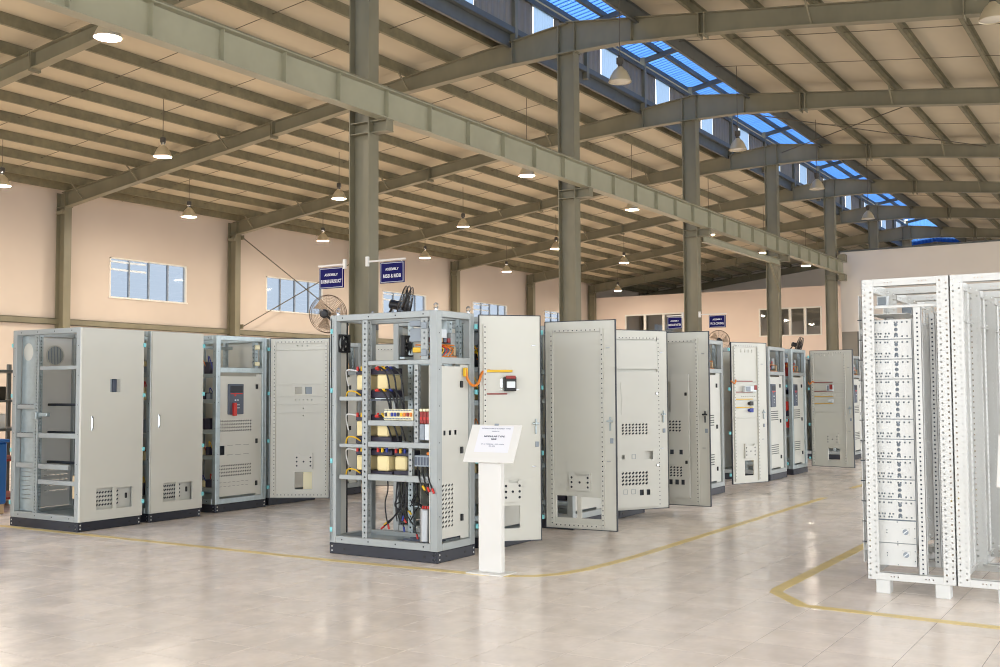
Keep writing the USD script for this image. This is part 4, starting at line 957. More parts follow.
# ------------------------------------------------------------------ left row
def leftx(y): return -10.0 - 0.04 * max(0, y - 8.2) if y > 9 else -10.0
L1 = thing('electrical_cabinet', 'leftmost grey cabinet with open side and one small square hole high in its closed door', 'cabinet', (-10.0, 7.41, 0))
W = 0.83
skeleton(L1, W, 1.2, 'frame', t=0.07)
DOORV = [(0.212, 0.43, 0.22, 0.45), (0.475, 0.69, 0.215, 0.44)]
def closed_door(c, w, cut, vent, handle_y, z=1.16):
    D = part(c, 'door', MB().plate(cutsheet(0.004, w - 0.004, 0.105, 2.195, [sbox(a, p, b, q) for (a, b, p, q) in cut + vent]), 0.02, FRONT(0.004)), 'cab')
    part(D, 'door_edge', MB().box(-0.001, 0.004, 0.0, 0.02, 0.105, 2.195), 'white')  # white strip painting a highlight along the left door edge
    part(D, 'handle', MB().cbox(0.024, 0.034, handle_y - 0.012, handle_y + 0.012, z - 0.08, z + 0.08, 0.006).cbox(0.034, 0.046, handle_y - 0.006, handle_y + 0.006, z - 0.06, z + 0.06, 0.004), 'chrome', label='chrome swing handle')
    part(D, 'handle_recess', MB().cbox(0.034, 0.0385, handle_y + 0.006, handle_y + 0.0115, z - 0.06, z + 0.065, 0.001), 'black')
    a0, a1 = vent[0][0], vent[-1][1]
    ho = vents(vent[0][0], vent[1][0] + 0.08, 0.24, 0.42, 9, 4, 0.013)
    part(c, 'vent_panel', MB().plate(cutsheet(a0 - 0.06, a1 - 0.05, 0.15, 0.5, ho), 0.003, FRONT(-0.045)), 'cabin')
    part(c, 'vent_backing', MB().box(-0.056, -0.052, a0 - 0.05, a1 - 0.06, 0.16, 0.49), 'gasket')  # dark sheet painting the shade seen through the vent holes
    part(c, 'latch', MB().cbox(-0.042, -0.02, a1 - 0.055, a1 - 0.035, 0.31, 0.37, 0.004), 'black')
    part(c, 'cutout_plate', MB().box(-0.05, -0.046, a1 - 0.05, a1 + 0.03, 0.15, 0.5), 'cabin')
    return D
closed_door(L1, W, [(0.373, 0.508, 1.497, 1.642)], DOORV, 0.14)
for i in range(2): dev(L1, 'device', ('devgrey', 'brk')[i], -0.09, -0.03, 0.38 + 0.065 * i, 0.44 + 0.065 * i, 1.49, 1.65)
part(L1, 'device_plate', MB().box(-0.12, -0.10, 0.33, 0.55, 1.45, 1.7), 'devgrey')
perf_post(L1, -0.815, -0.73, 0.012, 0.06, 0.125, 2.14, 'galv', pitch=0.036)
perf_post(L1, -0.25, -0.19, W - 0.06, W - 0.012, 0.125, 2.14, 'galv'); perf_post(L1, -0.40, -0.34, 0.5, 0.56, 0.125, 2.14, 'galv')
for (a, b, z0, z1) in ((-1.129, -0.815, 1.312, 1.363), (-0.73, -0.071, 1.744, 1.787), (-1.129, -0.815, 0.994, 1.045), (-0.73, -0.071, 0.994, 1.048), (-1.129, -0.815, 0.654, 0.71), (-0.73, -0.20, 0.653, 0.707), (-0.73, -0.071, 0.485, 0.534)):
    R_ = part(L1, 'cross_rail', MB().cbox(a + 0.001, b - 0.001, 0.014, 0.055, z0, z1, 0.004), 'frame')
for (z0, z1) in ((1.34, 1.37), (1.02, 1.05), (0.68, 0.71)):
    part(L1, 'cross_rail', MB().cbox(-1.12, -0.25, 0.40, 0.43, z0, z1, 0.004), 'gasket')
    part(L1, 'slot_strip', sum_boxes([(-1.11 + 0.06 * i, -1.07 + 0.06 * i, 0.016, 0.05, z0 + 0.012, z0 + 0.028) for i in range(5)]), 'gasket', kind='stuff')
part(L1, 'far_panel', MB().box(-1.13, -0.07, W - 0.004, W, 0.17, 2.14), 'cabin')
GC = (0.536, 1.93)
part(L1, 'rear_panel', MB().plate(cutsheet(0.0, W, 0.17, 2.14, [Point(*GC).buffer(0.112, 10)] + [sbox(0.42 + 0.055 * (i % 6), 0.35 + 0.06 * (i // 6), 0.455 + 0.055 * (i % 6), 0.356 + 0.06 * (i // 6)) for i in range(30)]), 0.003, FRONT(-1.19)), 'whitep', label='pale rear panel with a round fan grille')
part(L1, 'filter_pad', MB().plate(Point(*GC).buffer(0.125, 10), 0.003, FRONT(-1.199)), 'devgrey')  # darker disc added so the hole behind the grille reads dark
part(L1, 'grille', sum_boxes([(-1.188, -1.184, GC[0] + dy - 0.002, GC[0] + dy + 0.002, GC[1] - math.sqrt(0.112 ** 2 - dy ** 2), GC[1] + math.sqrt(0.112 ** 2 - dy ** 2)) for dy in np.linspace(-0.10, 0.10, 11)]), 'cabin', kind='stuff')
part(L1, 'grille_ring', MB().plate(Point(*GC).buffer(0.122, 12).difference(Point(*GC).buffer(0.108, 12)), 0.006, FRONT(-1.187)), 'cabin')
part(L1, 'cable_bay_panel', MB().plate(cutsheet(-1.128, -0.85, 0.17, 2.138, [affinity.scale(Point(-1.02, 1.955).buffer(0.1, 10), 0.9, 1.0)] + [sbox(-1.08, 0.30 + 0.05 * i, -0.94, 0.306 + 0.05 * i) for i in range(9)]), 0.003, SIDE(0.075)), 'galv', label='cable bay panel with a round hole, shade put into its galvanised finish')  # the shade on this panel is put into the darker galvanised finish
part(L1, 'hole_cover', MB().plate(Point(-1.02, 1.955).buffer(0.115, 10), 0.003, SIDE(0.082)), 'cab')
dev(L1, 'bracket', 'galv', -0.74, -0.60, 0.02, 0.07, 1.23, 1.27); dev(L1, 'bracket', 'galv', -0.82, -0.74, -0.012, 0.012, 1.20, 1.28)
dev(L1, 'side_box', 'lcd', -0.20, -0.08, 0.3, 0.4, 1.02, 1.20)
for z in (0.86, 0.6): dev(L1, 'breaker_unit', 'core', -0.24, -0.11, 0.25, 0.4, z - 0.09, z + 0.07)
dev(L1, 'label_card', 'wood', -0.13, -0.09, 0.02, 0.03, 0.35, 0.60)
tapes(L1, [(0.025, W + 0.0, z) for z in (2.03, 1.46, 0.85, 0.26)] + [(-1.207, 0.01, z) for z in (2.03, 1.46, 0.85, 0.26)])

L2 = thing('electrical_cabinet', 'second cabinet from left, plain closed door with chrome handle and two low vents', 'cabinet', (-10.01, 8.36, 0))
W = 0.775
skeleton(L2, W, 1.2, 'galv', dots=True)
closed_door(L2, W, [], [(0.18, 0.375, 0.225, 0.44), (0.415, 0.62, 0.22, 0.43)], 0.105)
part(L2, 'far_panel', MB().box(-1.13, -0.07, W - 0.004, W, 0.17, 2.14), 'cab'); part(L2, 'rear_panel', MB().box(-1.2, -1.196, 0.07, W - 0.07, 0.17, 2.14), 'cab')
clutter(L2, 5, -0.42, -0.07, 0.0, (1.72, 1.40, 1.02, 0.70, 0.30)); perf_post(L2, -0.48, -0.42, 0.012, 0.06, 0.17, 2.14)
tapes(L2, [(0.025, W + 0.0, z) for z in (2.05, 1.47, 0.85, 0.27)])

L3 = thing('electrical_cabinet', 'third cabinet from left, slate breaker with red lever, outer door swung open', 'cabinet', (-10.1, 9.45, 0))
W = 0.87
skeleton(L3, W, 1.2, 'galv')
part(L3, 'far_panel', MB().box(-1.13, -0.07, W - 0.004, W, 0.17, 2.14), 'cab')
part(L3, 'rear_panel', MB().plate(cutsheet(0.0, W, 0.17, 2.14, [sbox(0.25 + 0.09 * (i % 2), 1.82 + 0.035 * (i // 2), 0.31 + 0.09 * (i % 2), 1.828 + 0.035 * (i // 2)) for i in range(16)]), 0.003, FRONT(-1.195)), 'beige')
part(L3, 'cross_rail', MB().cbox(-0.07, 0.0, 0.071, W - 0.071, 1.735, 1.80, 0.004), 'galv')
perf_post(L3, -0.60, -0.55, 0.18, 0.22, 1.80, 2.14); perf_post(L3, -0.60, -0.55, W - 0.2, W - 0.15, 1.80, 2.14); perf_post(L3, -0.10, -0.06, W - 0.16, W - 0.10, 1.80, 2.14)
part(L3, 'cross_rail', MB().cbox(-0.58, -0.54, 0.08, W - 0.08, 2.05, 2.09, 0.004), 'galv')
dev(L3, 'relay', 'creamp', -0.06, -0.03, W - 0.16, W - 0.09, 1.83, 1.88); dev(L3, 'relay', 'creamp', -0.06, -0.03, W - 0.16, W - 0.09, 2.04, 2.10)
clutter(L3, 9, -0.45, -0.07, 0.0, (1.72, 1.40, 1.02, 0.70, 0.30)); perf_post(L3, -0.51, -0.45, 0.012, 0.06, 0.17, 2.14)
hs = vents(0.06, 0.625, 0.985, 1.145, 14, 4, 0.0115) + vents(0.06, 0.625, 0.425, 0.59, 14, 4, 0.0115) + [sbox(0.06, 0.705, 0.16, 0.82)]
hs += [sbox(0.20 + 0.14 * k, z, 0.30 + 0.14 * k, z + 0.004) for k in range(3) for z in (0.70, 0.82)] + [sbox(0.07 + 0.075 * k, z, 0.12 + 0.075 * k, z + 0.004) for k in range(7) for z in (0.31, 0.36)]
inner_front(L3, W, 0.03, 0.70, 0.19, 1.69, hs, x=-0.02, hinge_z=(1.56, 0.86, 0.32), margin=W - 0.07)
part(L3, 'inner_backing', MB().box(-0.06, -0.056, 0.05, W - 0.08, 0.19, 1.69), 'gasket')  # dark sheet painting the interior shade behind these vents
breaker(L3, -0.018, 0.202, 0.463, 1.21, 1.592)
hx, hy = put(L3, (-10.036, 10.321))
pts = [(a, 2.09) for a in (0.36, 0.42, 0.49)] + [(a, 1.385) for a in np.linspace(0.34, 0.55, 5)] + [(0.44, 1.275), (0.44, 1.18)]
sL = open_door(L3, hx, hy, 0.785, 29.3, cut=[(0.33, 0.42, 1.461, 1.553), (0.46, 0.553, 1.461, 1.553), (0.33, 0.558, 0.225, 0.449)], holes=[Point(a, z).buffer(0.010, 3) for a, z in pts], pocket=(0.333, 0.57, 0.49, 0.695),
               stiff=[('v', 0.045, 0.14, 2.14), ('v', 0.725, 0.14, 2.14), ('h', 2.125, 0.08, 0.72), ('h', 0.14, 0.08, 0.72)], rungs=[(z, 0.078, 0.722) for z in (2.04, 1.585, 1.43, 1.325, 1.22)])
sL('blank_plate', MB().box(0.46, 0.553, 1.461, 1.553, -0.03, -0.022), 'devgrey'); sL('blank_plate', MB().box(0.43, 0.558, 0.225, 0.449, -0.06, -0.05), 'creamp')
tapes(L3, [(0.02, W + 0.02, z) for z in (2.05, 1.47, 0.85, 0.25)])

L4 = thing('electrical_cabinet', 'fourth cabinet from left, mostly hidden behind the open door of the third', 'cabinet', (-10.14, 10.42, 0))
W = 0.9
skeleton(L4, W, 1.2, 'galv', dots=False)
part(L4, 'far_panel', MB().box(-1.13, -0.07, W - 0.004, W, 0.17, 2.14), 'cab'); part(L4, 'rear_panel', MB().box(-1.2, -1.196, 0.07, W - 0.07, 0.17, 2.14), 'cab')
upper_bay(L4, W, 1.2, 12, False); inner_front(L4, W, 0.06, 0.70, 0.19, 1.70, [], margin=W - 0.07); clutter(L4, 14, -0.39, -0.07, 0.0, (1.72, 1.40, 1.02, 0.70))
L5 = row_cabinet('fifth cabinet from left, its dotted open door seen through the open frame cabinet', 11.5, 0.86, 51, brk=0.2)
stage.GetPrimAtPath(L5).GetAttribute('xformOp:translate').Set(Gf.Vec3d(-10.18, 11.5, 0))
open_door(L5, 0.03, 0.87, 0.78, 29, pocket=(0.3, 0.55, 0.49, 0.69), stiff=[('v', 0.06, 0.14, 2.12), ('v', 0.70, 0.14, 2.12), ('h', 2.09, 0.1, 0.7)], rungs=[(z, 0.09, 0.70) for z in (1.6, 1.44, 1.2)], handle=(0.745, 1.2))


# ================================================================== WHITE RACK FRAMES
def rack_post(c, x, y, sx, sy, z0, z1, wd=0.09):
    """an angle post with two perforated legs: its corner at (x, y), legs towards sx, sy; the holes zigzag"""
    b = MB()
    xa, xb = sorted((x, x + sx * wd)); ya, yb = sorted((y, y + sy * wd))
    for k in (0, 1):
        zs = [(z, z + 0.013) for z in np.arange(z0 + 0.02 + 0.021 * k, z1 - 0.02, 0.042)]
        for a0, T in ((xa, SIDE(y + (0.003 if sy > 0 else 0))), (ya, FRONT(x - (0.003 if sx < 0 else 0)))):
            q0 = a0 + k * wd / 2; m = q0 + wd / 4
            b.grid(q0, q0 + wd / 2, z0, z1, [(m - 0.0065, m + 0.0065)], zs, 0.003, T)
    return part(c, 'post', b, 'white')
def rack_rail_y(c, x, y0, y1, z0, z1, sx):
    b = MB(); ys_ = [(q, q + 0.013) for q in np.arange(y0 + 0.03, y1 - 0.03, 0.07)]
    b.grid(y0, y1, z0, z1, ys_, [((z0 + z1) / 2 - 0.006, (z0 + z1) / 2 + 0.006)], 0.003, FRONT(x - (0.003 if sx < 0 else 0)))
    b.box(min(x, x + sx * 0.05), max(x, x + sx * 0.05), y0, y1, z0 if z0 > 1 else z1 - 0.003, (z0 + 0.003) if z0 > 1 else z1)
    return part(c, 'side_rail', b, 'white')
RW, RD, RH0, RH1 = 0.61, 0.78, 0.10, 2.30
def rack_frame(label, x, y):
    c = thing('rack_frame', label, 'rack', (x, y, 0), group=None)
    for (px, py, sx, sy) in ((0, 0, 1, 1), (RW, 0, -1, 1), (0, RD, 1, -1), (RW, RD, -1, -1)): rack_post(c, px, py, sx, sy, RH0, RH1, 0.085)
    for py, sy in ((0, 1), (RD, -1)):
        for z0, z1 in ((RH0, RH0 + 0.055), (RH1 - 0.055, RH1)):
            b = MB(); hs = [(q + o, q + o + 0.010) for q in (0.16, 0.40) for o in (0, 0.022, 0.050)]
            yy = py + (0.003 if sy > 0 else 0)
            b.grid(0.086, RW - 0.086, z0, z1, hs, [((z0 + z1) / 2 - 0.005, (z0 + z1) / 2 + 0.005)], 0.003, SIDE(yy))
            zz = z0 if z0 > 1 else z1 - 0.003
            b.box(0.086, RW - 0.086, min(py, py + sy * 0.06), max(py, py + sy * 0.06), zz, zz + 0.003)
            part(c, 'cross_rail', b, 'white')
    for px, sx in ((0, 1), (RW, -1)):
        rack_rail_y(c, px, 0.086, RD - 0.086, RH1 - 0.085, RH1, sx); rack_rail_y(c, px, 0.086, RD - 0.086, RH0, RH0 + 0.085, sx)
        rack_rail_y(c, px, 0.086, RD - 0.086, 1.98, 2.03, sx)
    return c
def side_struts(c):
    """slotted uprights on both sides, half way in"""
    for px in (0.015, RW - 0.065):
        for py in (0.24, 0.46):
            b = MB(); zs = [(z, z + 0.016) for z in np.arange(RH0 + 0.12, RH1 - 0.12, 0.045)]
            b.grid(py, py + 0.09, RH0 + 0.086, RH1 - 0.086, [(py + 0.016, py + 0.032), (py + 0.058, py + 0.074)], zs, 0.003, FRONT(px + 0.025))
            b.box(px, px + 0.025, py, py + 0.003, RH0 + 0.086, RH1 - 0.086)
            part(c, 'upright', b, 'white')
    for z in (0.42, 1.1, 1.75): part(c, 'spacer', MB().box(0.004, 0.012, 0.33, 0.46, z, z + 0.14), 'white')
def module_plates(c, x0, x1, y, n=10, ztop=2.0, pitch=0.147, simple=False):
    w = x1 - x0
    for i in range(n):
        z1 = ztop - i * pitch; z0 = z1 - pitch + 0.006
        sm = [(x0 + fx * w, z0 + fz * (z1 - z0)) for fz in (0.12, 0.86) for fx in ((0.08, 0.14, 0.24, 0.36, 0.42, 0.60, 0.66, 0.78, 0.9) if not simple else (0.3, 0.45, 0.7))]
        sm += [(x0 + fx * w, z0 + 0.28 * (z1 - z0)) for fx in (0.12, 0.2, 0.26, 0.38, 0.46)] if not simple else []
        hs = holes_at(sm, 0.006)
        if not simple: hs = union_all([hs, discs_at([(x0 + 0.63 * w, z0 + f * (z1 - z0)) for f in (0.22, 0.48, 0.74)], 0.0135, 4)])
        part(c, 'module_plate', MB().plate(sbox(x0, z0, x1, z1).difference(hs), 0.003, SIDE(y)), 'white')
    return ztop - n * pitch
AX, BX, RY = -1.970, -1.355, 8.20
LBL = ['front', 'second', 'third']
A = []; Bk = []
A1 = rack_frame('white perforated rack frame in front at right, filled with a stack of drilled module plates', AX, RY)
zb = module_plates(A1, 0.045, 0.335, 0.06)
for k in range(2):
    z1 = zb - 0.004 - k * 0.165; z0 = z1 - 0.160
    hs = union_all([holes_at([(0.13, z0 + 0.07), (0.13, z0 + 0.09), (0.205, z1 - 0.008), (0.205, z0 + 0.008), (0.325, z0 + 0.04), (0.325, z0 + 0.11)], 0.004)])
    Lp = part(A1, 'lower_plate', MB().plate(sbox(0.045, z0, 0.335, z1).difference(hs), 0.003, SIDE(0.06)), 'white')
    part(Lp, 'port', MB().plate(sbox(0.235, z0 + 0.055, 0.29, z0 + 0.11).difference(Point(0.2625, z0 + 0.0825).buffer(0.021, 6)), 0.006, SIDE(0.057)), 'white')
    part(Lp, 'port_face', MB().plate(Point(0.2625, z0 + 0.0825).buffer(0.021, 6), 0.003, SIDE(0.0565)), 'devgrey')
    part(Lp, 'port_slot', MB().plate(affinity.rotate(sbox(0.2425, z0 + 0.079, 0.2825, z0 + 0.086), 40), 0.001, SIDE(0.0535)), 'lcd')
part(A1, 'plate_backing', MB().box(0.045, 0.335, 0.075, 0.078, zb - 0.33, 2.0), 'devgrey')  # grey sheet standing in for the shade behind the drilled holes
part(A1, 'top_bar', MB().cbox(0.0865, RW - 0.0865, 0.02, 0.035, 2.085, 2.105, 0.002), 'white')
def perf_upright(c, x, y, z0, z1, w=0.056, dark=False):
    b = MB(); zs = [(z, z + 0.012) for z in np.arange(z0 + 0.03, z1 - 0.03, 0.0335)]
    b.grid(x, x + w, z0, z1, [(x + w / 2 - 0.006, x + w / 2 + 0.006)], zs, 0.003, SIDE(y + 0.003)).box(x, x + 0.003, y, y + 0.05, z0, z1).box(x + w - 0.003, x + w, y, y + 0.05, z0, z1)
    part(c, 'perforated_upright', b, 'white')
    part(c, 'upright_backing', MB().box(x + 0.004, x + w - 0.004, y + 0.03, y + 0.032, z0, z1), 'brk')  # dark strip painting the shade behind the upright's holes
perf_upright(A1, 0.354, 0.03, 0.126, 2.086)
module_plates(A1, 0.29, 0.395, 0.42, 11, 1.99, 0.147, True)
perf_upright(A1, 0.398, 0.38, 0.165, 2.05, 0.045)
perf_upright(A1, 0.06, 0.50, 0.165, 2.05)
part(A1, 'side_strip', MB().box(-0.030, -0.026, 0.02, 0.10, 0.215, 2.185).box(-0.026, -0.001, 0.05, 0.07, 0.3, 0.34).box(-0.026, -0.001, 0.05, 0.07, 1.9, 1.94), 'white')
for i in range(12): part(A1, 'side_tab', MB().box(-0.036, 0.006, 0.006, 0.018, 0.365 + 0.1485 * i, 0.371 + 0.1485 * i), 'gasket')
dev(A1, 'corner_box', 'lcd', 0.04, 0.12, 0.30, 0.36, 2.12, 2.20); dev(A1, 'corner_box', 'devgrey', 0.05, 0.11, 0.292, 0.299, 2.13, 2.19)
part(A1, 'gusset', MB().box(0.01, 0.30, 0.10, 0.70, 2.045, 2.05), 'white')
A2 = rack_frame('white perforated rack frame standing second behind the module plate rack', AX, RY + 0.80)
module_plates(A2, 0.09, 0.34, 0.06, 10, 1.95, 0.147, True); perf_upright(A2, 0.354, 0.03, 0.16, 2.1)
dev(A2, 'corner_box', 'devgrey', 0.10, 0.17, 0.10, 0.16, 2.06, 2.15)
A3 = rack_frame('white perforated rack frame standing third behind the module plate rack', AX, RY + 1.60)
B1 = rack_frame('empty white perforated rack frame in front at the right picture edge', BX, RY); side_struts(B1)
B2 = rack_frame('empty white perforated rack frame second in line at the right picture edge', BX, RY + 0.80); side_struts(B2)
B3 = rack_frame('empty white perforated rack frame third in line at the right picture edge', BX, RY + 1.60); side_struts(B3)
nb = 0
for (bx, by, lab) in [(AX + 0.055, RY + 0.01, 'left front'), (AX + 0.465, RY + 0.01, 'middle front'), (BX + 0.26, RY + 0.01, 'right front')]:
    single('support_block', MB().cbox(bx, bx + 0.10, by, by + 0.10, 0, 0.099, 0.004), 'white', f'small white block under the white racks, {lab} one', 'block')
for (bx, by, lab) in [(AX + 0.055, RY + 1.4, 'left'), (AX + 0.465, RY + 1.4, 'middle'), (BX + 0.26, RY + 1.4, 'right')]:
    single('support_block', MB().cbox(bx, bx + 0.10, by, by + 0.9, 0, 0.099, 0.004), 'white', f'long white block under the rear white racks, {lab} one', 'block')

# ================================================================== LECTERN
def text_on(parent, txt, h, m, T, bold=False, width=None, name='lettering'):
    t = meshkit.text_mesh(txt, h, 0.0015, bold)
    v = np.array(t.vertices); w = v[:, 0].max() - v[:, 0].min()
    v[:, 0] -= (v[:, 0].max() + v[:, 0].min()) / 2; v[:, 1] -= h / 2
    if width: v[:, 0] *= width / w
    return part(parent, name, MB().add(v @ T[:3, :3].T + T[:3, 3], t.faces), m)
def lectern(label, X, Y, rz=0):
    c = thing('lectern', label, 'lectern', (X, Y, 0), rz)
    part(c, 'base', MB().cbox(-0.185, 0.165, -0.09, 0.14, 0, 0.012, 0.003), 'whitep')
    part(c, 'post', MB().cbox(-0.112, 0.108, -0.01, 0.05, 0.012, 0.96, 0.006), 'whitep')
    th = math.radians(64); u = np.array([0, math.cos(th), math.sin(th)]); n = np.array([0, -math.sin(th), math.cos(th)])
    T = frame_T((0, -0.04, 0.905), (1, 0, 0), u, n)
    part(c, 'board', MB().cbox(-0.245, 0.242, 0, 0.338, -0.012, 0, 0.003).moved(T), 'whitep')
    part(c, 'sheet', MB().box(-0.16, 0.17, 0.09, 0.325, 0.0002, 0.0012).moved(T), 'paper')
    part(c, 'clip', MB().cbox(-0.02, 0.02, 0.328, 0.345, 0.0, 0.008, 0.002).moved(T), 'devgrey')
    for (txt, h, z, m, b, w) in (('INTRODUCTION OF ASSEMBLY  TYPES', 0.009, 0.302, 'ink', False, 0.28), ('PRODUCTS', 0.008, 0.277, 'ink', False, 0.07), ('MODULAR TYPE', 0.013, 0.232, 'inkd', True, 0.20), ('MDB', 0.013, 0.208, 'inkd', True, 0.05),
                                 ('IP 42 FORM 4b - IEC 61439', 0.009, 0.162, 'ink', False, 0.22), ('630 - 6300A', 0.008, 0.145, 'ink', False, 0.06)):
        text_on(c, txt, h, m, T @ frame_T((0.005, z, 0.0013), (1, 0, 0), (0, 1, 0), (0, 0, 1)), b, w)
    return c
lectern('white lectern with a slanted notice board standing before the open electrical cabinet', -4.79, 7.462)
lectern('white lectern cut off by the right picture edge in front of the white racks', -0.685, 7.06)

# ================================================================== SIGNS AND FANS ON THE COLUMNS
def sign(label, X, Y, z, w, h, l1, l2, side, arm=0.1, w2=0.8):
    """hangs from a white arm fixed to the column; faces the camera side"""
    c = thing('hanging_sign', label, 'sign', (X, Y, z))
    part(c, 'board', MB().cbox(-w / 2, w / 2, -0.01, 0.01, -h / 2, h / 2, 0.002), 'signblue')
    e = 0.022
    for q in ((-w / 2, w / 2, h / 2 - e, h / 2 - e + 0.010), (-w / 2, w / 2, -h / 2 + e - 0.01, -h / 2 + e)):
        part(c, 'border', MB().box(q[0] + 0.015, q[1] - 0.015, -0.0125, -0.0105, q[2], q[3]), 'signedge')
    for xx in (-w / 2 + 0.015, w / 2 - 0.025): part(c, 'border', MB().box(xx, xx + 0.010, -0.0125, -0.0105, -h / 2 + e, h / 2 - e), 'signedge')
    x0, x1 = (-w / 2 - 0.02, w / 2 + arm) if side < 0 else (-w / 2 - arm, w / 2 + 0.02)
    part(c, 'arm', MB().cbox(x0, x1, -0.012, 0.012, h / 2 + 0.02, h / 2 + 0.05, 0.004).box(-w / 2 + 0.05, -w / 2 + 0.06, -0.004, 0.004, h / 2, h / 2 + 0.02).box(w / 2 - 0.06, w / 2 - 0.05, -0.004, 0.004, h / 2, h / 2 + 0.02), 'whitep')
    xb = x1 if side < 0 else x0
    part(c, 'clamp', MB().cbox(xb - 0.03, xb + 0.03, -0.02, 0.02, h / 2 - 0.04, h / 2 + 0.12, 0.005), 'whitep')
    T = frame_T((0, -0.0105, 0), (1, 0, 0), (0, 0, 1), (0, -1, 0))
    text_on(c, l1, 0.040, 'paper', T @ frame_T((0, 0.055, 0), (1, 0, 0), (0, 1, 0), (0, 0, 1)), True, 0.54 * w)
    text_on(c, l2, 0.055, 'paper', T @ frame_T((0, -0.055, 0), (1, 0, 0), (0, 1, 0), (0, 0, 1)), True, w2 * w)
CY = FR[1]
sign('blue hanging sign reading ASSEMBLY BUSBAR & BUSDUCT left of the nearest column', -11.90, CY - 0.23, 3.385, 0.53, 0.35, 'ASSEMBLY', 'BUSBAR & BUSDUCT', -1, 0.02, 0.84)
sign('blue hanging sign reading ASSEMBLY MSB & MDB right of the nearest column', -10.62, CY - 0.23, 3.40, 0.49, 0.34, 'ASSEMBLY', 'MSB & MDB', 1, 0.27, 0.74)
sign('blue hanging sign reading ASSEMBLY MODULAR SYSTEM left of the third column', -11.85, FR[3] - 0.23, 3.365, 0.44, 0.33, 'ASSEMBLY', 'MODULAR SYSTEM', -1, 0.02, 0.84)
sign('blue hanging sign reading ASSEMBLY PLC & CONTROL right of the third column', -10.6, FR[3] - 0.23, 3.36, 0.48, 0.34, 'ASSEMBLY', 'PLC & CONTROL', 1, 0.27, 0.80)
def fan(label, X, Y, z, r, axis, mount, wire='fanwire'):
    wr = 0.0018 if wire == 'fanwire' else 0.0036
    """an industrial fan: round wire cage, three blades, motor behind; axis points the way it blows; mount is where the arm meets the column"""
    c = thing('industrial_fan', label, 'fan', (X, Y, z))
    a = np.array(axis, float); a /= np.linalg.norm(a)
    e1 = np.cross(a, (0, 0, 1.0)); e1 /= np.linalg.norm(e1); e2 = np.cross(e1, a)
    T = frame_T((0, 0, 0), e1, e2, a)
    b = MB(); ang = np.linspace(0, 2 * math.pi, 33)[:-1]
    for f, h in ((1.0, 0.05), (1.0, -0.05), (1.03, 0.0)): b.tube([(f * r * math.cos(t), f * r * math.sin(t), h) for t in ang], wr * 2.6, 5, True)
    b.moved(T); part(c, 'cage_rim', b, wire)
    b = MB()
    for s_ in (1, -1):
        for f in np.linspace(0.2, 0.93, 10): b.tube([(f * r * math.cos(t), f * r * math.sin(t), s_ * (0.10 - 0.05 * f * f)) for t in ang], wr, 3, True)
        for t in np.linspace(0, 2 * math.pi, 13)[:-1]: b.tube([(f * r * math.cos(t), f * r * math.sin(t), s_ * (0.10 - 0.05 * f * f)) for f in (0.15, 0.5, 0.8, 1.0)], wr, 3)
    b.moved(T); part(c, 'cage_wires', b, wire, kind='stuff')
    for k in range(3):
        t0 = k * 2 * math.pi / 3; pts = []
        for f in np.linspace(0.14, 0.92, 6):
            for d_ in (-0.38, 0.38):
                t = t0 + d_ * (0.7 + 0.5 * f) + 0.3 * f; pts.append((f * r * math.cos(t), f * r * math.sin(t), 0.035 * np.sign(d_)))
        v = np.array(pts); f_ = [(2 * i, 2 * i + 1, 2 * i + 3, 2 * i + 2) for i in range(5)]
        v2 = np.vstack([v, v + (0, 0, 0.003)]); n_ = len(v)
        f_ = f_ + [tuple(n_ + q for q in reversed(t_)) for t_ in f_]
        part(c, 'blade', MB().add(v2, f_).moved(T), 'fanblade' if wire == 'fanwire' else wire)
    part(c, 'hub', MB().lathe([(0, 0.07), (0.045, 0.065), (0.055, 0.03), (0.055, -0.04), (0, -0.04)], T, 16), 'fanblack', 30)
    part(c, 'motor', MB().lathe([(0, -0.26), (0.05, -0.255), (0.075, -0.235), (0.075, -0.10), (0.05, -0.09), (0.0, -0.09)], T, 16), 'fanblack', 30)
    m = np.array(mount, float) - (X, Y, z); q = a * -0.18
    part(c, 'arm', MB().tube(catmull([q, q * 0.6 + m * 0.4 - (0, 0, 0.08), m], 6), 0.02, 8), 'fanblack')
    part(c, 'wall_plate', MB().cbox(m[0] - 0.02, m[0] + 0.02, m[1] - 0.07, m[1] + 0.07, m[2] - 0.1, m[2] + 0.1, 0.005), 'fanblack')
    return c
fan('round industrial fan with brown wire cage left of the nearest column, seen from behind', -12.00, CY - 0.2, 2.79, 0.31, (-0.45, 1.0, 0.05), (-11.63, CY - 0.02, 2.6))
fan('black industrial fan seen edge on, right of the nearest column above the open cabinet', -10.47, CY - 0.1, 2.84, 0.34, (0.86, 0.50, -0.24), (-11.17, CY + 0.02, 2.6), 'fanblack')
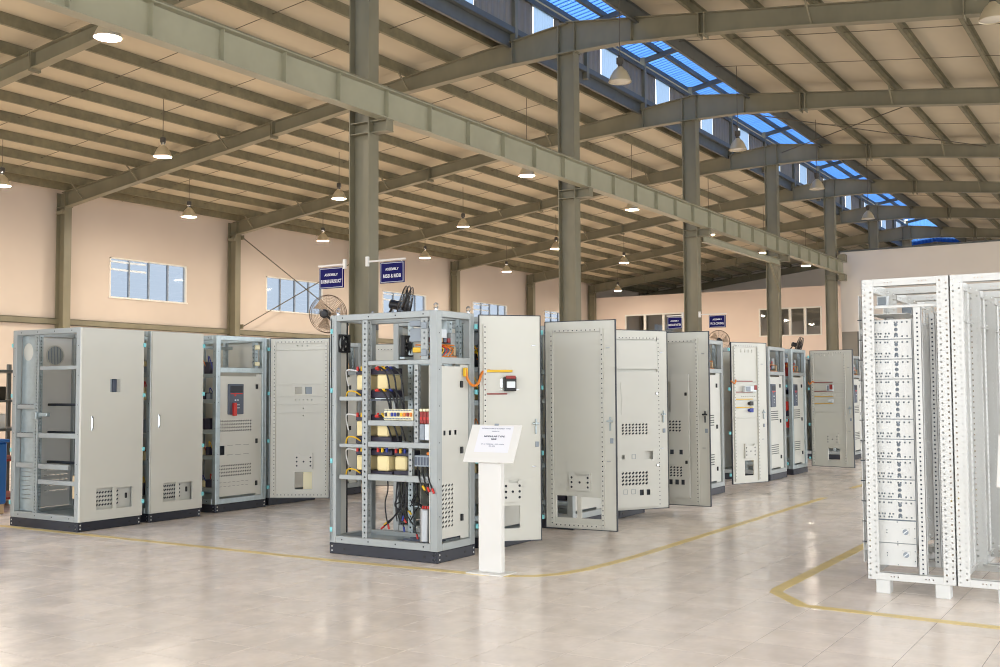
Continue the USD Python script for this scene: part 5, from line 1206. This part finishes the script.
fan('round industrial fan with brown wire cage right of the third column', -10.58, FR[3] - 0.2, 2.82, 0.29, (-0.45, 1.0, 0.0), (-11.17, FR[3], 2.6))
fan('dark industrial fan tilted edge on, right of the fourth column', -10.55, FR[4] - 0.1, 2.92, 0.30, (0.85, 0.42, -0.30), (-11.17, FR[4], 2.7), 'fanblack')

# ================================================================== STORAGE AT THE LEFT EDGE
sr = thing('storage_rack', 'grey steel storage rack at the left picture edge behind the leftmost cabinet', 'rack', (-13.1, 7.3, 0))
for (xx, yy) in ((0, 0), (0, 1.9), (-0.9, 0), (-0.9, 1.9)): part(sr, 'post', MB().cbox(xx - 0.05, xx, yy, yy + 0.05, 0, 1.9, 0.004), 'darksteel')
for z in (0.12, 0.62, 1.02, 1.40, 1.80):
    part(sr, 'shelf', MB().cbox(-0.948, -0.002, 0.052, 1.898, z - 0.03, z, 0.004), 'darksteel' if z > 1 else 'maroon')
for i, (z, m, h, lab) in enumerate(((1.40, 'black', 0.18, 'black component carton on the upper shelf of the storage rack'), (1.02, 'lcd', 0.20, 'pale carton on the middle shelf of the storage rack'), (0.62, 'black', 0.22, 'dark carton on the lower shelf of the storage rack'), (0.12, 'wood', 0.28, 'brown carton on the bottom shelf of the storage rack'))):
    single('carton', MB().cbox(-13.75, -13.2, 7.7 + 0.08 * i, 8.65, z, z + h, 0.01), m, lab, 'carton')
for i in range(3):
    single('steel_profile', MB().bar((-12.90, 8.05 + 0.16 * i, 0.0), (-13.06, 7.75 + 0.16 * i, 1.95 - 0.1 * i), 0.05, 0.04), ('white', 'darksteel', 'frame')[i], f'{("white", "dark", "grey")[i]} steel profile leaning on the storage rack', 'steel profile')
bn = thing('storage_bin', 'blue plastic bin standing at the left picture edge', 'bin', (-12.56, 7.95, 0))
part(bn, 'body', MB().cbox(-0.22, 0.22, -0.3, 0.17, 0.12, 0.88, 0.02), 'crate'); part(bn, 'rim', MB().cbox(-0.24, 0.24, -0.32, 0.19, 0.88, 0.92, 0.01), 'crate'); part(bn, 'base', MB().cbox(-0.2, 0.2, -0.28, 0.15, 0, 0.12, 0.01), 'wood')
